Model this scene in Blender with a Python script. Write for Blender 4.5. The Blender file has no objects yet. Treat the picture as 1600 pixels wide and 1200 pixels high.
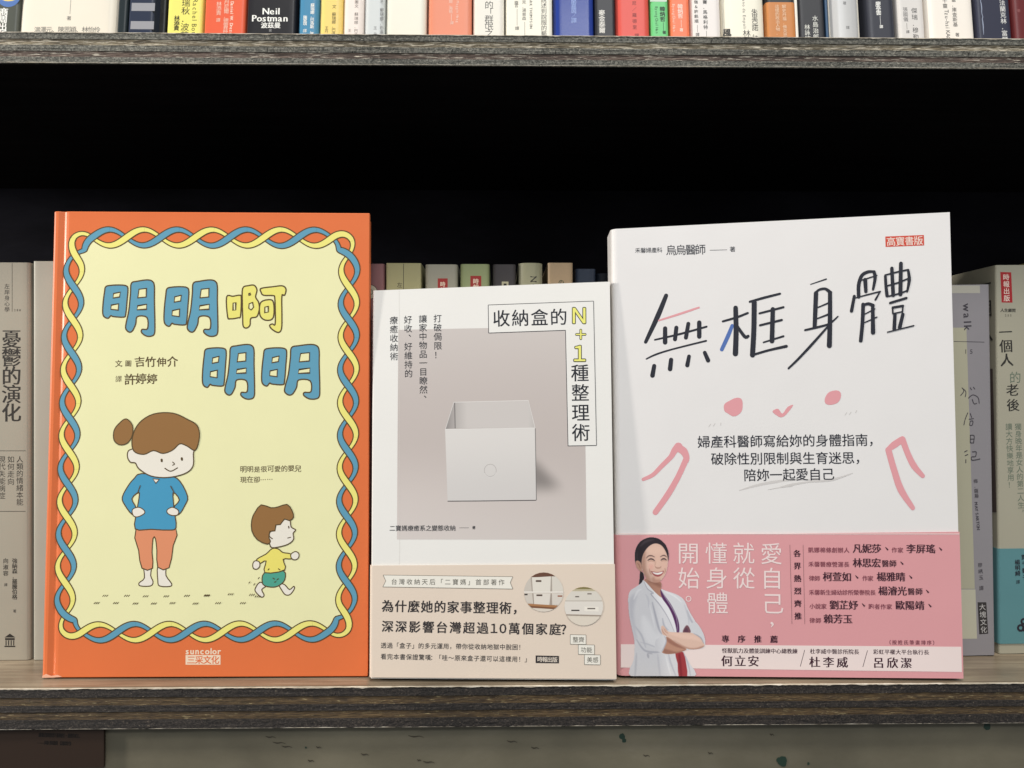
import bpy, math, random
from mathutils import Vector, noise
from mathutils.geometry import tessellate_polygon
random.seed(7)
R = math.radians
scene = bpy.context.scene
C = scene.collection

# ------------------------------------------------------------------ camera
CAM = Vector((0.0, -0.378, 0.148)); YAW = R(0.86); FPX = 1200.0
cd = bpy.data.cameras.new('camera'); cam = bpy.data.objects.new('camera', cd); C.objects.link(cam)
cam.location = CAM; cam.rotation_euler = (R(90), 0, -YAW)
cd.sensor_width = 36; cd.lens = 27; cd.clip_start = 0.01; cd.clip_end = 50
scene.camera = cam
cR = Vector((math.cos(YAW), -math.sin(YAW), 0)); cF = Vector((math.sin(YAW), math.cos(YAW), 0)); cU = Vector((0, 0, 1))
def ray(x, y): return cF + cR * ((x - 800) / FPX) - cU * ((y - 600) / FPX)

# ------------------------------------------------------------------ light
scene.view_settings.view_transform = 'Standard'; scene.view_settings.look = 'None'
scene.view_settings.exposure = 0.11; scene.view_settings.gamma = 1.0
w = bpy.data.worlds.new("World"); scene.world = w; w.use_nodes = True
w.node_tree.nodes['Background'].inputs[0].default_value = (0.93, 0.97, 1.0, 1)
w.node_tree.nodes['Background'].inputs[1].default_value = 0.20
def area(name, loc, target, sx, sy, power, col):
    l = bpy.data.lights.new(name, 'AREA'); l.shape = 'RECTANGLE'; l.size = sx; l.size_y = sy; l.energy = power; l.color = col
    o = bpy.data.objects.new(name, l); C.objects.link(o); o.location = loc
    o.rotation_euler = (Vector(target) - Vector(loc)).to_track_quat('-Z', 'Y').to_euler()
area('ceiling_lamp', (0.15, -0.64, 2.0), (0, 0, 0.15), 1.2, 0.12, 34, (1.0, 0.955, 0.88))
area('ceiling_lamp', (0.5, -2.3, 1.9), (0, 0, 0.15), 1.2, 0.4, 26, (0.95, 0.98, 1.0))
area('wall_lamp', (-1.3, -0.27, 0.36), (0.1, 0, 0.1), 0.08, 0.14, 12.0, (1.0, 0.94, 0.86))

# ------------------------------------------------------------------ materials
def lin(c):
    c /= 255.0
    return c / 12.92 if c <= 0.04045 else ((c + 0.055) / 1.055) ** 2.4
def rgb(r, g, b, k=1.08): return tuple(min(0.9, lin(v) * k) for v in (r, g, b)) + (1.0,)
MATS = {}
def paper(r, g, b, rough=0.5, k=1.08, mott=0.05, bump=0.04, spec=0.35):
    key = (r, g, b, rough, k, mott, bump, spec)
    if key in MATS: return MATS[key]
    m = bpy.data.materials.new('print_%d_%d_%d' % (r, g, b)); m.use_nodes = True
    nt = m.node_tree; N = nt.nodes; L = nt.links; p = N['Principled BSDF']
    c = rgb(r, g, b, k)
    tc = N.new('ShaderNodeTexCoord'); nz = N.new('ShaderNodeTexNoise'); nz.inputs['Scale'].default_value = 45; nz.inputs['Detail'].default_value = 6
    L.new(tc.outputs['Object'], nz.inputs['Vector'])
    mx = N.new('ShaderNodeMix'); mx.data_type = 'RGBA'
    mx.inputs[6].default_value = tuple(v * (1 - mott) for v in c[:3]) + (1,)
    mx.inputs[7].default_value = tuple(min(1, v * (1 + mott)) for v in c[:3]) + (1,)
    L.new(nz.outputs[0], mx.inputs[0]); L.new(mx.outputs[2], p.inputs['Base Color'])
    p.inputs['Roughness'].default_value = rough; p.inputs['Specular IOR Level'].default_value = spec
    if bump:
        n2 = N.new('ShaderNodeTexNoise'); n2.inputs['Scale'].default_value = 900; n2.inputs['Detail'].default_value = 3
        L.new(tc.outputs['Object'], n2.inputs['Vector'])
        n3 = N.new('ShaderNodeTexNoise'); n3.inputs['Scale'].default_value = 14; n3.inputs['Detail'].default_value = 2
        L.new(tc.outputs['Object'], n3.inputs['Vector'])
        b1 = N.new('ShaderNodeBump'); b1.inputs['Strength'].default_value = bump; b1.inputs['Distance'].default_value = 0.0005
        b2 = N.new('ShaderNodeBump'); b2.inputs['Strength'].default_value = 0.12; b2.inputs['Distance'].default_value = 0.004
        L.new(n2.outputs[0], b1.inputs['Height']); L.new(n3.outputs[0], b2.inputs['Height'])
        L.new(b2.outputs[0], b1.inputs['Normal']); L.new(b1.outputs[0], p.inputs['Normal'])
    MATS[key] = m; return m
def ink(r, g, b, k=1.08): return paper(r, g, b, 0.5, k, 0.03, 0)
def attr_mat():
    m = bpy.data.materials.new('printed_photo'); m.use_nodes = True
    a = m.node_tree.nodes.new('ShaderNodeVertexColor'); a.layer_name = 'Col'
    p = m.node_tree.nodes['Principled BSDF']; p.inputs['Roughness'].default_value = 0.5; p.inputs['Specular IOR Level'].default_value = 0.35
    m.node_tree.links.new(a.outputs[0], p.inputs['Base Color']); return m
PHOTO = attr_mat()
def pages_mat():
    m = bpy.data.materials.new('page_edges'); m.use_nodes = True
    nt = m.node_tree; N = nt.nodes; L = nt.links; p = N['Principled BSDF']
    tc = N.new('ShaderNodeTexCoord'); mp = N.new('ShaderNodeMapping'); mp.inputs['Scale'].default_value = (3000, 3000, 8)
    nz = N.new('ShaderNodeTexNoise'); nz.inputs['Scale'].default_value = 1
    cr = N.new('ShaderNodeValToRGB'); cr.color_ramp.elements[0].color = (0.42, 0.39, 0.33, 1); cr.color_ramp.elements[1].color = (0.75, 0.71, 0.63, 1)
    L.new(tc.outputs['Object'], mp.inputs[0]); L.new(mp.outputs[0], nz.inputs['Vector']); L.new(nz.outputs[0], cr.inputs[0]); L.new(cr.outputs[0], p.inputs['Base Color'])
    p.inputs['Roughness'].default_value = 0.9; return m
PAGES = pages_mat()
def wood(name, c0, c1, c2, sc, lo=0.35, hi=0.7, rough=0.6, bump=0.5, chips=None, sc2=None, chip_sc=(14, 20, 420), chip_t=0.66):
    m = bpy.data.materials.new(name); m.use_nodes = True
    nt = m.node_tree; N = nt.nodes; L = nt.links; p = N['Principled BSDF']
    tc = N.new('ShaderNodeTexCoord'); mp = N.new('ShaderNodeMapping'); mp.inputs['Scale'].default_value = sc
    nz = N.new('ShaderNodeTexNoise'); nz.inputs['Scale'].default_value = 1; nz.inputs['Detail'].default_value = 9; nz.inputs['Roughness'].default_value = 0.72; nz.inputs['Distortion'].default_value = 0.25
    L.new(tc.outputs['Object'], mp.inputs[0]); L.new(mp.outputs[0], nz.inputs['Vector'])
    cr = N.new('ShaderNodeValToRGB'); e = cr.color_ramp.elements
    e[0].position = lo; e[0].color = c0 + (1,); e[1].position = hi; e[1].color = c2 + (1,)
    mid = e.new((lo + hi) / 2); mid.color = c1 + (1,)
    L.new(nz.outputs[0], cr.inputs[0]); out = cr.outputs[0]
    # slow drift of tone along the board
    n4 = N.new('ShaderNodeTexNoise'); n4.inputs['Scale'].default_value = 9; n4.inputs['Detail'].default_value = 3
    L.new(tc.outputs['Object'], n4.inputs['Vector'])
    ml = N.new('ShaderNodeMapRange'); ml.inputs[1].default_value = 0.3; ml.inputs[2].default_value = 0.7; ml.inputs[3].default_value = 0.6; ml.inputs[4].default_value = 1.35
    L.new(n4.outputs[0], ml.inputs[0])
    mu = N.new('ShaderNodeVectorMath'); mu.operation = 'SCALE'; L.new(out, mu.inputs[0]); L.new(ml.outputs[0], mu.inputs['Scale']); out = mu.outputs[0]
    if chips:
        m2 = N.new('ShaderNodeMapping'); m2.inputs['Scale'].default_value = chip_sc; L.new(tc.outputs['Object'], m2.inputs[0])
        n2 = N.new('ShaderNodeTexNoise'); n2.inputs['Scale'].default_value = 6; n2.inputs['Detail'].default_value = 8; n2.inputs['Roughness'].default_value = 0.7
        L.new(m2.outputs[0], n2.inputs['Vector'])
        gt = N.new('ShaderNodeMapRange'); gt.inputs[1].default_value = chip_t; gt.inputs[2].default_value = chip_t + 0.03; L.new(n2.outputs[0], gt.inputs[0])
        mx = N.new('ShaderNodeMix'); mx.data_type = 'RGBA'; L.new(gt.outputs[0], mx.inputs[0]); L.new(out, mx.inputs[6]); mx.inputs[7].default_value = chips + (1,); out = mx.outputs[2]
    L.new(out, p.inputs['Base Color'])
    b = N.new('ShaderNodeBump'); b.inputs['Strength'].default_value = bump; b.inputs['Distance'].default_value = 0.001
    L.new(nz.outputs[0], b.inputs['Height']); L.new(b.outputs[0], p.inputs['Normal'])
    p.inputs['Roughness'].default_value = rough
    if rough > 0.8: p.inputs['Specular IOR Level'].default_value = 0.06
    return m

# ------------------------------------------------------------------ objects
ORG = {}
def thing(name, label, cat, loc, group=None):
    o = bpy.data.objects.new(name, None); C.objects.link(o); o.location = loc; o.empty_display_size = 0.02
    o['label'] = label; o['category'] = cat
    if group: o['group'] = group
    ORG[o.name] = Vector(loc); return o
def mesh(name, V, F, mat, parent=None, smooth=False, label=None, cols=None, bevel=0, kind=None):
    org = ORG.get(parent.name, Vector((0, 0, 0))) if parent else Vector((0, 0, 0))
    me = bpy.data.meshes.new(name); me.from_pydata([tuple(Vector(v) - org) for v in V], [], F); me.materials.append(mat)
    if smooth:
        for p in me.polygons: p.use_smooth = True
    if cols:
        at = me.color_attributes.new('Col', 'FLOAT_COLOR', 'POINT')
        for i, c in enumerate(cols): at.data[i].color = c
    me.update()
    o = bpy.data.objects.new(name, me); C.objects.link(o)
    if parent: o.parent = parent
    ORG[o.name] = org
    if label: o['label'] = label
    if kind: o['kind'] = kind
    if bevel:
        b = o.modifiers.new('bevel', 'BEVEL'); b.width = bevel; b.segments = 3; b.limit_method = 'ANGLE'; b.angle_limit = R(40)
    return o
def box(name, lo, hi, mat, parent=None, **k):
    x0, y0, z0 = lo; x1, y1, z1 = hi
    V = [(x0,y0,z0),(x1,y0,z0),(x1,y1,z0),(x0,y1,z0),(x0,y0,z1),(x1,y0,z1),(x1,y1,z1),(x0,y1,z1)]
    return mesh(name, V, [(0,3,2,1),(4,5,6,7),(0,1,5,4),(1,2,6,5),(2,3,7,6),(3,0,4,7)], mat, parent, **k)

class Plane:
    """a printed surface in the place: origin, right, up and outward directions"""
    def __init__(s, O, eu, ev, bulge=0, width=1):
        s.O = Vector(O); s.eu = Vector(eu).normalized(); s.ev = Vector(ev).normalized(); s.n = s.eu.cross(s.ev).normalized(); s.bulge = bulge; s.width = width
    def uv(s, x, y):
        d = ray(x, y); t = (s.O - CAM).dot(s.n) / d.dot(s.n); q = CAM + d * t - s.O
        return (q.dot(s.eu), q.dot(s.ev))
    def k(s, x, y):
        a = s.uv(x, y - 4); b = s.uv(x, y + 4); return math.hypot(a[0]-b[0], a[1]-b[1]) / 8
    def at(s, u, v, out=0.0):
        if s.bulge:
            q = min(1, max(0, u / s.width)); out += s.bulge * math.sin(math.pi * q)
        return s.O + s.eu * u + s.ev * v + s.n * out

GL = {}
def glyph(ch, off=0.0):
    key = (ch, round(off, 4))
    if key not in GL:
        c = bpy.data.curves.new('g', 'FONT'); c.body = ch; c.resolution_u = 2; c.offset = off
        o = bpy.data.objects.new('g', c); C.objects.link(o); m = o.to_mesh()
        GL[key] = ([(v.co.x, v.co.y) for v in m.vertices], [tuple(p.vertices) for p in m.polygons])
        o.to_mesh_clear(); bpy.data.objects.remove(o); bpy.data.curves.remove(c)
    return GL[key]
LATW = {'s': .55, 'o': .64, 'u': .62, 'n': .62, 'w': .8, 'k': .55, 'i': .27, 'l': .27, '1': .62, ' ': .3, '.': .3, 'I': .3, 'm': .9, 'M': .9, 'W': 1.0, 'f': .36, 't': .36, 'r': .4, 'N': .78, 'R': .66, '-': .45, '!': .35, '+': .7}
def adv(ch): return LATW.get(ch, 0.6) if ord(ch) < 256 else (0.62 if 0xff10 <= ord(ch) <= 0xff5a else 1.0)
def smooth_pts(p, n=6, closed=False):
    out = []; L = len(p); rng = range(L if closed else L - 1)
    for i in rng:
        if closed: a, b, c, d = p[(i-1) % L], p[i], p[(i+1) % L], p[(i+2) % L]
        else: a, b, c, d = p[max(i-1, 0)], p[i], p[i+1], p[min(i+2, L-1)]
        for j in range(n):
            t = j / n
            out.append(tuple(0.5*((2*b[q])+(-a[q]+c[q])*t+(2*a[q]-5*b[q]+4*c[q]-d[q])*t*t+(-a[q]+3*b[q]-3*c[q]+d[q])*t**3) for q in range(2)))
    if not closed: out.append(p[-1])
    return out
LAY = 2.5e-5
class Ink:
    def __init__(s, pl, layer, tf=None):
        s.pl = pl; s.base = layer * LAY; s.m = 0.0; s.V = []; s.F = []; s.cols = []; s.br = []; s.tf = tf or (lambda x, y: (x, y))
    def q(s, x, y): return s.pl.uv(*s.tf(x, y))
    def cut(s): s.br.append((len(s.V), len(s.F)))
    def add(s, uvs, faces, col=None, mstep=1.2e-6):
        b = len(s.V); s.m += mstep
        for u, v in uvs: s.V.append(s.pl.at(u, v, s.base + s.m)); s.cols.append(col or (1, 1, 1, 1))
        for f in faces: s.F.append(tuple(i + b for i in f))
    def fill(s, uvs, col=None):
        T = tessellate_polygon([[Vector((a, b, 0)) for a, b in uvs]])
        F = []
        for t in T:
            a, b, c = (uvs[i] for i in t)
            ar = (b[0]-a[0])*(c[1]-a[1])-(b[1]-a[1])*(c[0]-a[0])
            F.append(tuple(t) if ar > 0 else (t[0], t[2], t[1]))
        s.add(uvs, F, col)
    def poly(s, pts, sm=0, col=None):
        if sm: pts = smooth_pts(pts, sm, True)
        s.fill([s.q(*p) for p in pts], col)
    def disc(s, x, y, r, col=None, n=24, ry=None):
        ry = ry or r
        s.fill([s.q(x + r*math.cos(2*math.pi*i/n), y + ry*math.sin(2*math.pi*i/n)) for i in range(n)], col)
    def rect(s, x0, y0, x1, y1): s.poly([(x0,y0),(x1,y0),(x1,y1),(x0,y1)])
    def stroke(s, pts, wd, sm=0, closed=False, cap=True, col=None):
        """widths in the units of the points"""
        if sm: 
            n0 = len(pts); pts = smooth_pts(pts, sm, closed)
        n = len(pts); ws = wd if isinstance(wd, (list, tuple)) else [wd]*2
        P = [s.q(*p) for p in pts]
        a, b = s.tf(0, 0), s.tf(0, 1); unit = math.hypot(a[0]-b[0], a[1]-b[1])
        kk = s.pl.k(*s.tf(*pts[n//2])) * unit
        Lf = []; Rt = []
        for i in range(n):
            a = P[(i-1) % n] if (closed or i) else P[0]; b = P[(i+1) % n] if (closed or i < n-1) else P[-1]
            dx, dy = b[0]-a[0], b[1]-a[1]; l = math.hypot(dx, dy) or 1e-9
            f = i / max(1, n-1) * (len(ws)-1); j = min(int(f), len(ws)-2); wv = (ws[j] + (ws[j+1]-ws[j])*(f-j)) * kk / 2
            # mitre
            if (closed or 0 < i < n-1):
                p0 = P[(i-1) % n]; p1 = P[i]; d0 = (p1[0]-p0[0], p1[1]-p0[1]); l0 = math.hypot(*d0) or 1e-9
                cs = (d0[0]*dx + d0[1]*dy) / (l0*l); wv /= max(0.6, abs(cs))
            nx, ny = -dy/l*wv, dx/l*wv
            Lf.append((P[i][0]+nx, P[i][1]+ny)); Rt.append((P[i][0]-nx, P[i][1]-ny))
        F = [(i, n+i, n+(i+1) % n, (i+1) % n) for i in range(n if closed else n-1)]
        s.add(Lf + Rt, F, col)
        if cap and not closed:
            for e, ww in ((0, ws[0]), (n-1, ws[-1])):
                r = ww*kk/2
                s.fill([(P[e][0]+r*math.cos(2*math.pi*i/12), P[e][1]+r*math.sin(2*math.pi*i/12)) for i in range(12)], col)
    def _put(s, ch, cx, cy, size, e, up, bold, ming):
        if ch in ' 　': return
        V, F = glyph(ch)
        if getattr(s, 'jit', 0):
            an = s.jit*2.5*nz(cx*900, cy*900, 1); ca, sa = math.cos(an), math.sin(an); e = (e[0]*ca-e[1]*sa, e[0]*sa+e[1]*ca); up = (-e[1], e[0]); cy += size*s.jit*2*nz(cx*700, cy*900, 5); size *= 1 + s.jit*2.5*nz(cx*500, cy*700, 9)
        a = 0.5 if ord(ch) > 0xff00 else adv(ch) / 2; m0 = s.m
        if ming: sh = [(-0.018-bold, 0), (0, 0), (0.018+bold, 0)]
        elif bold > 0.03: sh = [(bold*math.cos(q*math.pi/6), bold*math.sin(q*math.pi/6)) for q in range(12)]
        elif bold > 0: sh = [(-bold, -bold*.6), (bold, -bold*.6), (-bold, bold*.6), (bold, bold*.6)]
        else: sh = [(0, 0)]
        for dx, dy in sh:
            s.add([(cx + (x-a+dx)*size*e[0] + (y+dy-0.38)*size*up[0], cy + (x-a+dx)*size*e[1] + (y+dy-0.38)*size*up[1]) for x, y in V], F)
        s.m = m0
    def text(s, t, x0, y0, x1, y1, h, bold=0.0, ming=False):
        """line from left end (x0,y0) to right end (x1,y1), through the glyph middle; h = glyph height"""
        s.line(t, s.q(x0, y0), s.q(x1, y1), h / 0.93 * s.pl.k(*s.tf(x0, y0)), bold, ming)
    def line(s, t, A, B, size, bold=0.0, ming=False):
        s.cut(); L = math.hypot(B[0]-A[0], B[1]-A[1]); e = ((B[0]-A[0])/L, (B[1]-A[1])/L); up = (-e[1], e[0])
        tot = sum(adv(c) for c in t) * size; sp = (L - tot) / max(1, len(t)-1); pos = 0
        for c in t:
            a = adv(c) * size; m = pos + a/2
            s._put(c, A[0]+e[0]*m, A[1]+e[1]*m, size, e, up, bold, ming); pos += a + sp
        s.cut()
    def vtext(s, t, x0, y0, x1, y1, h, bold=0.0, ming=False):
        s.vline(t, s.q(x0, y0), s.q(x1, y1), h / 0.93 * s.pl.k(*s.tf(x0, y0)), bold, ming)
    def vline(s, t, A, B, size, bold=0.0, ming=False):
        s.cut(); L = math.hypot(B[0]-A[0], B[1]-A[1]); d = ((B[0]-A[0])/L, (B[1]-A[1])/L); e = (-d[1], d[0]); up = (-d[0], -d[1])
        n = len(t); st = (L - size) / max(1, n-1)
        for i, c in enumerate(t):
            m = size/2 + st*i; px, py = A[0]+d[0]*m, A[1]+d[1]*m
            if c in '、，。': px += e[0]*size*0.5; py += e[1]*size*0.5; px += up[0]*size*0.5; py += up[1]*size*0.5
            s._put(c, px, py, size, e, up, bold, ming)
        s.cut()
    def done(s, name, mat, parent, label=None):
        if not s.V: return None
        bs = sorted(set([(0, 0)] + s.br + [(len(s.V), len(s.F))])); o = None
        for (v0, f0), (v1, f1) in zip(bs, bs[1:]):
            if f1 > f0: o = mesh(name, s.V[v0:v1], [tuple(i-v0 for i in f) for f in s.F[f0:f1]], mat, parent, label=label, cols=(s.cols[v0:v1] if mat is PHOTO else None))
        s.V = []; s.F = []; s.cols = []; s.br = []; return o
def pc(r, g, b, k=1.08): return rgb(r, g, b, k)

# ================================================================== THE BOOKCASE
XL, XR = -0.62, 0.62
bookcase = thing('bookcase', 'dark stained plywood bookcase with two shelf boards and a black interior', 'bookcase', (0, 0.12, 0))
end_lo = wood('ply_end_dark', (0.008,0.006,0.006), (0.026,0.020,0.017), (0.085,0.068,0.055), (1050, 1050, 1300), 0.39, 0.66, 0.75, 0.8, chips=(0.19,0.15,0.11), chip_sc=(80, 80, 200), chip_t=0.62)
lng_lo = wood('ply_long_brown', (0.022,0.013,0.008), (0.10,0.060,0.024), (0.21,0.14,0.056), (150, 150, 2600), 0.37, 0.66, 0.7, 0.9, chips=(0.34,0.27,0.14), chip_sc=(34, 30, 300), chip_t=0.60)
end_up = wood('ply_end_grey', (0.035,0.035,0.029), (0.13,0.128,0.108), (0.30,0.29,0.25), (1000, 1000, 1200), 0.38, 0.64, 0.75, 0.8, chips=(0.40,0.37,0.30), chip_sc=(80, 80, 200), chip_t=0.60)
lng_up = wood('ply_long_tan', (0.035,0.026,0.018), (0.20,0.16,0.10), (0.42,0.36,0.25), (130, 130, 2600), 0.38, 0.64, 0.7, 0.9, chips=(0.62,0.56,0.44), chip_sc=(28, 30, 300), chip_t=0.53)
lng_up2 = wood('ply_long_redbrown', (0.025,0.017,0.014), (0.11,0.072,0.056), (0.26,0.19,0.15), (130, 130, 2600), 0.38, 0.64, 0.7, 0.9, chips=(0.60,0.54,0.44), chip_sc=(24, 26, 300), chip_t=0.565)
top_face = wood('shelf_face', (0.12,0.088,0.06), (0.21,0.165,0.115), (0.34,0.28,0.20), (9, 160, 160), 0.3, 0.7, 0.33, 0.12)
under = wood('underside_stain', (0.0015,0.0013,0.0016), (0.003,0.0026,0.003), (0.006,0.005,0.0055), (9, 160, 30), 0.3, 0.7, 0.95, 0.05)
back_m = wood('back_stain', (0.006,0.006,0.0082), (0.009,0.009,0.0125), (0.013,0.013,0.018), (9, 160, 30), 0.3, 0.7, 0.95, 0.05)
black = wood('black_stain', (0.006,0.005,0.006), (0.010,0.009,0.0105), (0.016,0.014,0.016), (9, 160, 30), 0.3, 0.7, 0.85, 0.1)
worn = wood('worn_arris', (0.30,0.25,0.18), (0.55,0.48,0.38), (0.78,0.72,0.62), (120, 300, 300), 0.3, 0.65, 0.6, 0.3)
def nz(x, y, s=0): return noise.noise(Vector((x, y, s)))
def ply(parent, z0, z1, proud, mat, seed, rough=0.00022):
    """one veneer layer: a long thin slab whose sawn front edge is uneven"""
    nx, nzv = 520, 4; V = []; F = []
    for i in range(nx+1):
        x = XL + (XR-XL)*i/nx
        for j in range(nzv+1):
            z = z0 + (z1-z0)*j/nzv
            d = rough*(nz(x*60, j*0.8, seed) + 0.8*nz(x*260, j*1.7, seed+9))
            wv = 0.00012*nz(x*25, 3.1, seed + (5 if j else 2)) if j in (0, nzv) else 0
            V.append((x, -proud + d, z + wv))
    for i in range(nx):
        for j in range(nzv):
            a = i*(nzv+1)+j; b = a+nzv+1; F.append((a, b, b+1, a+1))
    b0 = len(V)
    V += [(XL, 0.24, z0), (XR, 0.24, z0), (XR, 0.24, z1), (XL, 0.24, z1)]
    tops = [i*(nzv+1)+nzv for i in range(nx+1)]; bots = [i*(nzv+1) for i in range(nx+1)]
    F.append(tuple(tops) + (b0+2, b0+3)); F.append(tuple(reversed(bots)) + (b0, b0+1)); F.append((b0+1, b0, b0+3, b0+2))
    return mesh('ply', V, F, mat, parent)
def arris(parent, z, zdir, hmax, seed, thr=0.0, y=-0.0009):
    """the worn, splintered pale edge where the stain has rubbed off"""
    V = []; F = []; n = 1500
    for i in range(n+1):
        x = XL + (XR-XL)*i/n
        h = hmax*max(0.0, 0.5 + 0.35*nz(x*38, 0, seed) + 0.55*nz(x*170, 1, seed) + 0.35*nz(x*600, 2, seed) - thr)
        V += [(x, y, z), (x, y, z + zdir*h), (x, y + 0.0012, z + 0.00003)]
    for i in range(n):
        a = i*3; b = a+3
        F.append((a, a+1, b+1, b) if zdir < 0 else (a, b, b+1, a+1))
        if zdir < 0: F.append((a, b, b+2, a+2))
    return mesh('worn_edge', V, F, worn, parent)
def board(ztop, fr, mats, prouds, seed, under):
    zb = ztop - sum(fr)
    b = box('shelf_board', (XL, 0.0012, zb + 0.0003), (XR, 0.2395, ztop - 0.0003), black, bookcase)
    z = ztop
    for i, (t, m, pr) in enumerate(zip(fr, mats, prouds)):
        ply(b, z - t, z, pr, m, seed + i*11); z -= t
    # stained faces above and below
    box('surface_veneer', (XL, 0.0001, ztop + 0.00015), (XR, 0.2396, ztop + 0.0005), top_face, b)
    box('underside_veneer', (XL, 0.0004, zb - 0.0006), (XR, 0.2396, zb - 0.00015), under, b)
    return b
LB = [0.0044, 0.0040, 0.0031, 0.0038, 0.0044]
lower = board(-0.0005, LB, [end_lo, lng_lo, end_lo, lng_lo, end_lo], [0.0006, 0.0002, 0.0005, 0.0001, 0.0006], 3, under)
def splits(parent, spots, name):
    V = []; F = []
    for x, z, h, sl in spots:
        b0 = len(V); V += [(x-0.0002, -0.00095, z), (x+0.00025, -0.00095, z+h*.1), (x+sl+0.0001, -0.00095, z+h), (x+sl-0.0003, -0.00095, z+h*.8)]; F.append((b0, b0+1, b0+2, b0+3))
        mesh(name, V[b0:], [(0, 1, 2, 3)], black, parent)
arris(lower, -0.0004, -1, 0.0007, 77)
arris(lower, -0.0005 - sum(LB) + 0.00005, 1, 0.0005, 35, 0.25)
UB = [0.0030, 0.0030, 0.0028, 0.0030, 0.0030]
ZU = 0.3044 + sum(UB)
upper = board(ZU, UB, [end_up, lng_up, end_up, lng_up2, end_up], [0.0006, 0.0001, 0.0005, 0.0001, 0.0006], 51, under)
arris(upper, ZU + 0.0001, -1, 0.0006, 12)
arris(upper, 0.3045, 1, 0.00035, 95, 0.1)
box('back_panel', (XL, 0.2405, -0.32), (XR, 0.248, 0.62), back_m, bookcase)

PB_ = Plane((0, -0.00095, 0), (1, 0, 0), (0, 0, 1))
splits(upper, [(PB_.uv(x, y)[0], PB_.uv(x, y)[1], h*0.0003, sl*0.0003) for x, y, h, sl in ((417, 82, 8, 1.5), (550, 83, 5, 2), (706, 82, 6, 1), (868, 84, 7, 1), (1030, 84, 9, 3), (1111, 66, 5, 2), (925, 66, 4, 3), (1513, 86, 5, 2), (1350, 83, 4, 1))], 'split_crack')
splits(lower, [(PB_.uv(x, y)[0], PB_.uv(x, y)[1], h*0.0003, sl*0.0003) for x, y, h, sl in ((518, 1088, 5, 3), (523, 1087, 6, 2), (284, 1082, 4, 1), (1290, 1104, 4, 1))], 'split_crack')
# ------------------------------------------------------------------ below the lower shelf
olive = wood('olive_paint', (0.13,0.115,0.078), (0.155,0.138,0.095), (0.185,0.165,0.12), (14, 14, 26), 0.3, 0.75, 0.5, 0.18)
pz1 = -0.0005 - sum(LB) - 0.0008
panel = thing('painted_panel', 'scuffed olive grey painted board below the lower shelf with dark green paint specks', 'panel', (0, 0.006, -0.25))
def panel_slab():
    V = []; F = []; nx, n2 = 240, 40
    for j in range(n2+1):
        for i in range(nx+1):
            x = XL + (XR-XL)*i/nx; z = -0.25 + (pz1+0.25)*j/n2
            V.append((x, 0.004 + 0.0002*nz(x*20, z*20) , z))
    for j in range(n2):
        for i in range(nx):
            a = j*(nx+1)+i; F.append((a, a+1, a+nx+2, a+nx+1))
    b = len(V); V += [(XL,.012,-.25),(XR,.012,-.25),(XR,.012,pz1),(XL,.012,pz1)]
    F += [(b+1,b,b+3,b+2), tuple(range(n2*(nx+1), (n2+1)*(nx+1))) + (b+2, b+3)]
    return mesh('board', V, F, olive, panel, smooth=False)
panel_slab()
PP = Plane((0, 0.004, 0), (1, 0, 0), (0, 0, 1))
def blob(I, x, y, r, seed, n=18, sx=1.0):
    I.poly([(x + sx*r*(1+0.35*nz(math.cos(a)*1.3, math.sin(a)*1.3, seed))*math.cos(a), y + r*(1+0.35*nz(math.cos(a)*1.3, math.sin(a)*1.3, seed))*math.sin(a)) for a in [2*math.pi*i/n for i in range(n)]])
I = Ink(PP, 5)
for i, (x, y, r) in enumerate([(1223, 1189, 7.5), (972, 1151, 5), (1542, 1135, 6), (1263, 1193, 2), (478, 1168, 1.6), (975, 1157, 3.5), (1217, 1187, 4)]): blob(I, x, y, r, i*3.3); I.cut()
I.done('paint_speck', ink(38, 58, 48, 1.0), panel)
I = Ink(PP, 5.5)
for x, y, dx in [(423, 1151, 8), (436, 1160, 10), (448, 1166, 8), (486, 1188, 5), (650, 1150, 12), (800, 1158, 8), (836, 1168, 6), (498, 1167, 4), (1010, 1180, 5), (655, 1187, 3), (670, 1190, 9), (570, 1178, 6), (1110, 1176, 4), (1206, 1147, 3)]:
    I.stroke([(x-dx, y-1+nz(x, y)), (x-dx*.3, y+1), (x+dx*.4, y+nz(y, x)*2), (x+dx, y+2)], [0.6, 2.2, 1.2, 0.5], sm=3)
I.done('scuff_mark', ink(66, 60, 50, 1.0), panel)
# brown card with faint dark print
card = thing('printed_card', 'dark brown card with faint black print in front of the olive panel, bottom left', 'card', (-0.28, 0.002, -0.06))
CP = Plane((0, 0.0015, 0), (1, 0, 0), (0, 0, 1))
a = CP.uv(-60, 1100); b = CP.uv(162, 1199)
box('sheet', (a[0], 0.0015, b[1]), (b[0], 0.0030, pz1 - 0.0002), paper(50, 36, 27, 0.5, 0.95), card)
I = Ink(CP, 1)
I.text('獻給 親愛的讀者・願你在．', 60, 1148, 130, 1150, 7, 0.02)
I.text('——美好閱讀（溫柔的）', 58, 1160, 116, 1162, 6.5, 0.02)
I.done('lettering', ink(20, 14, 12, 0.8), card)

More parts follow.
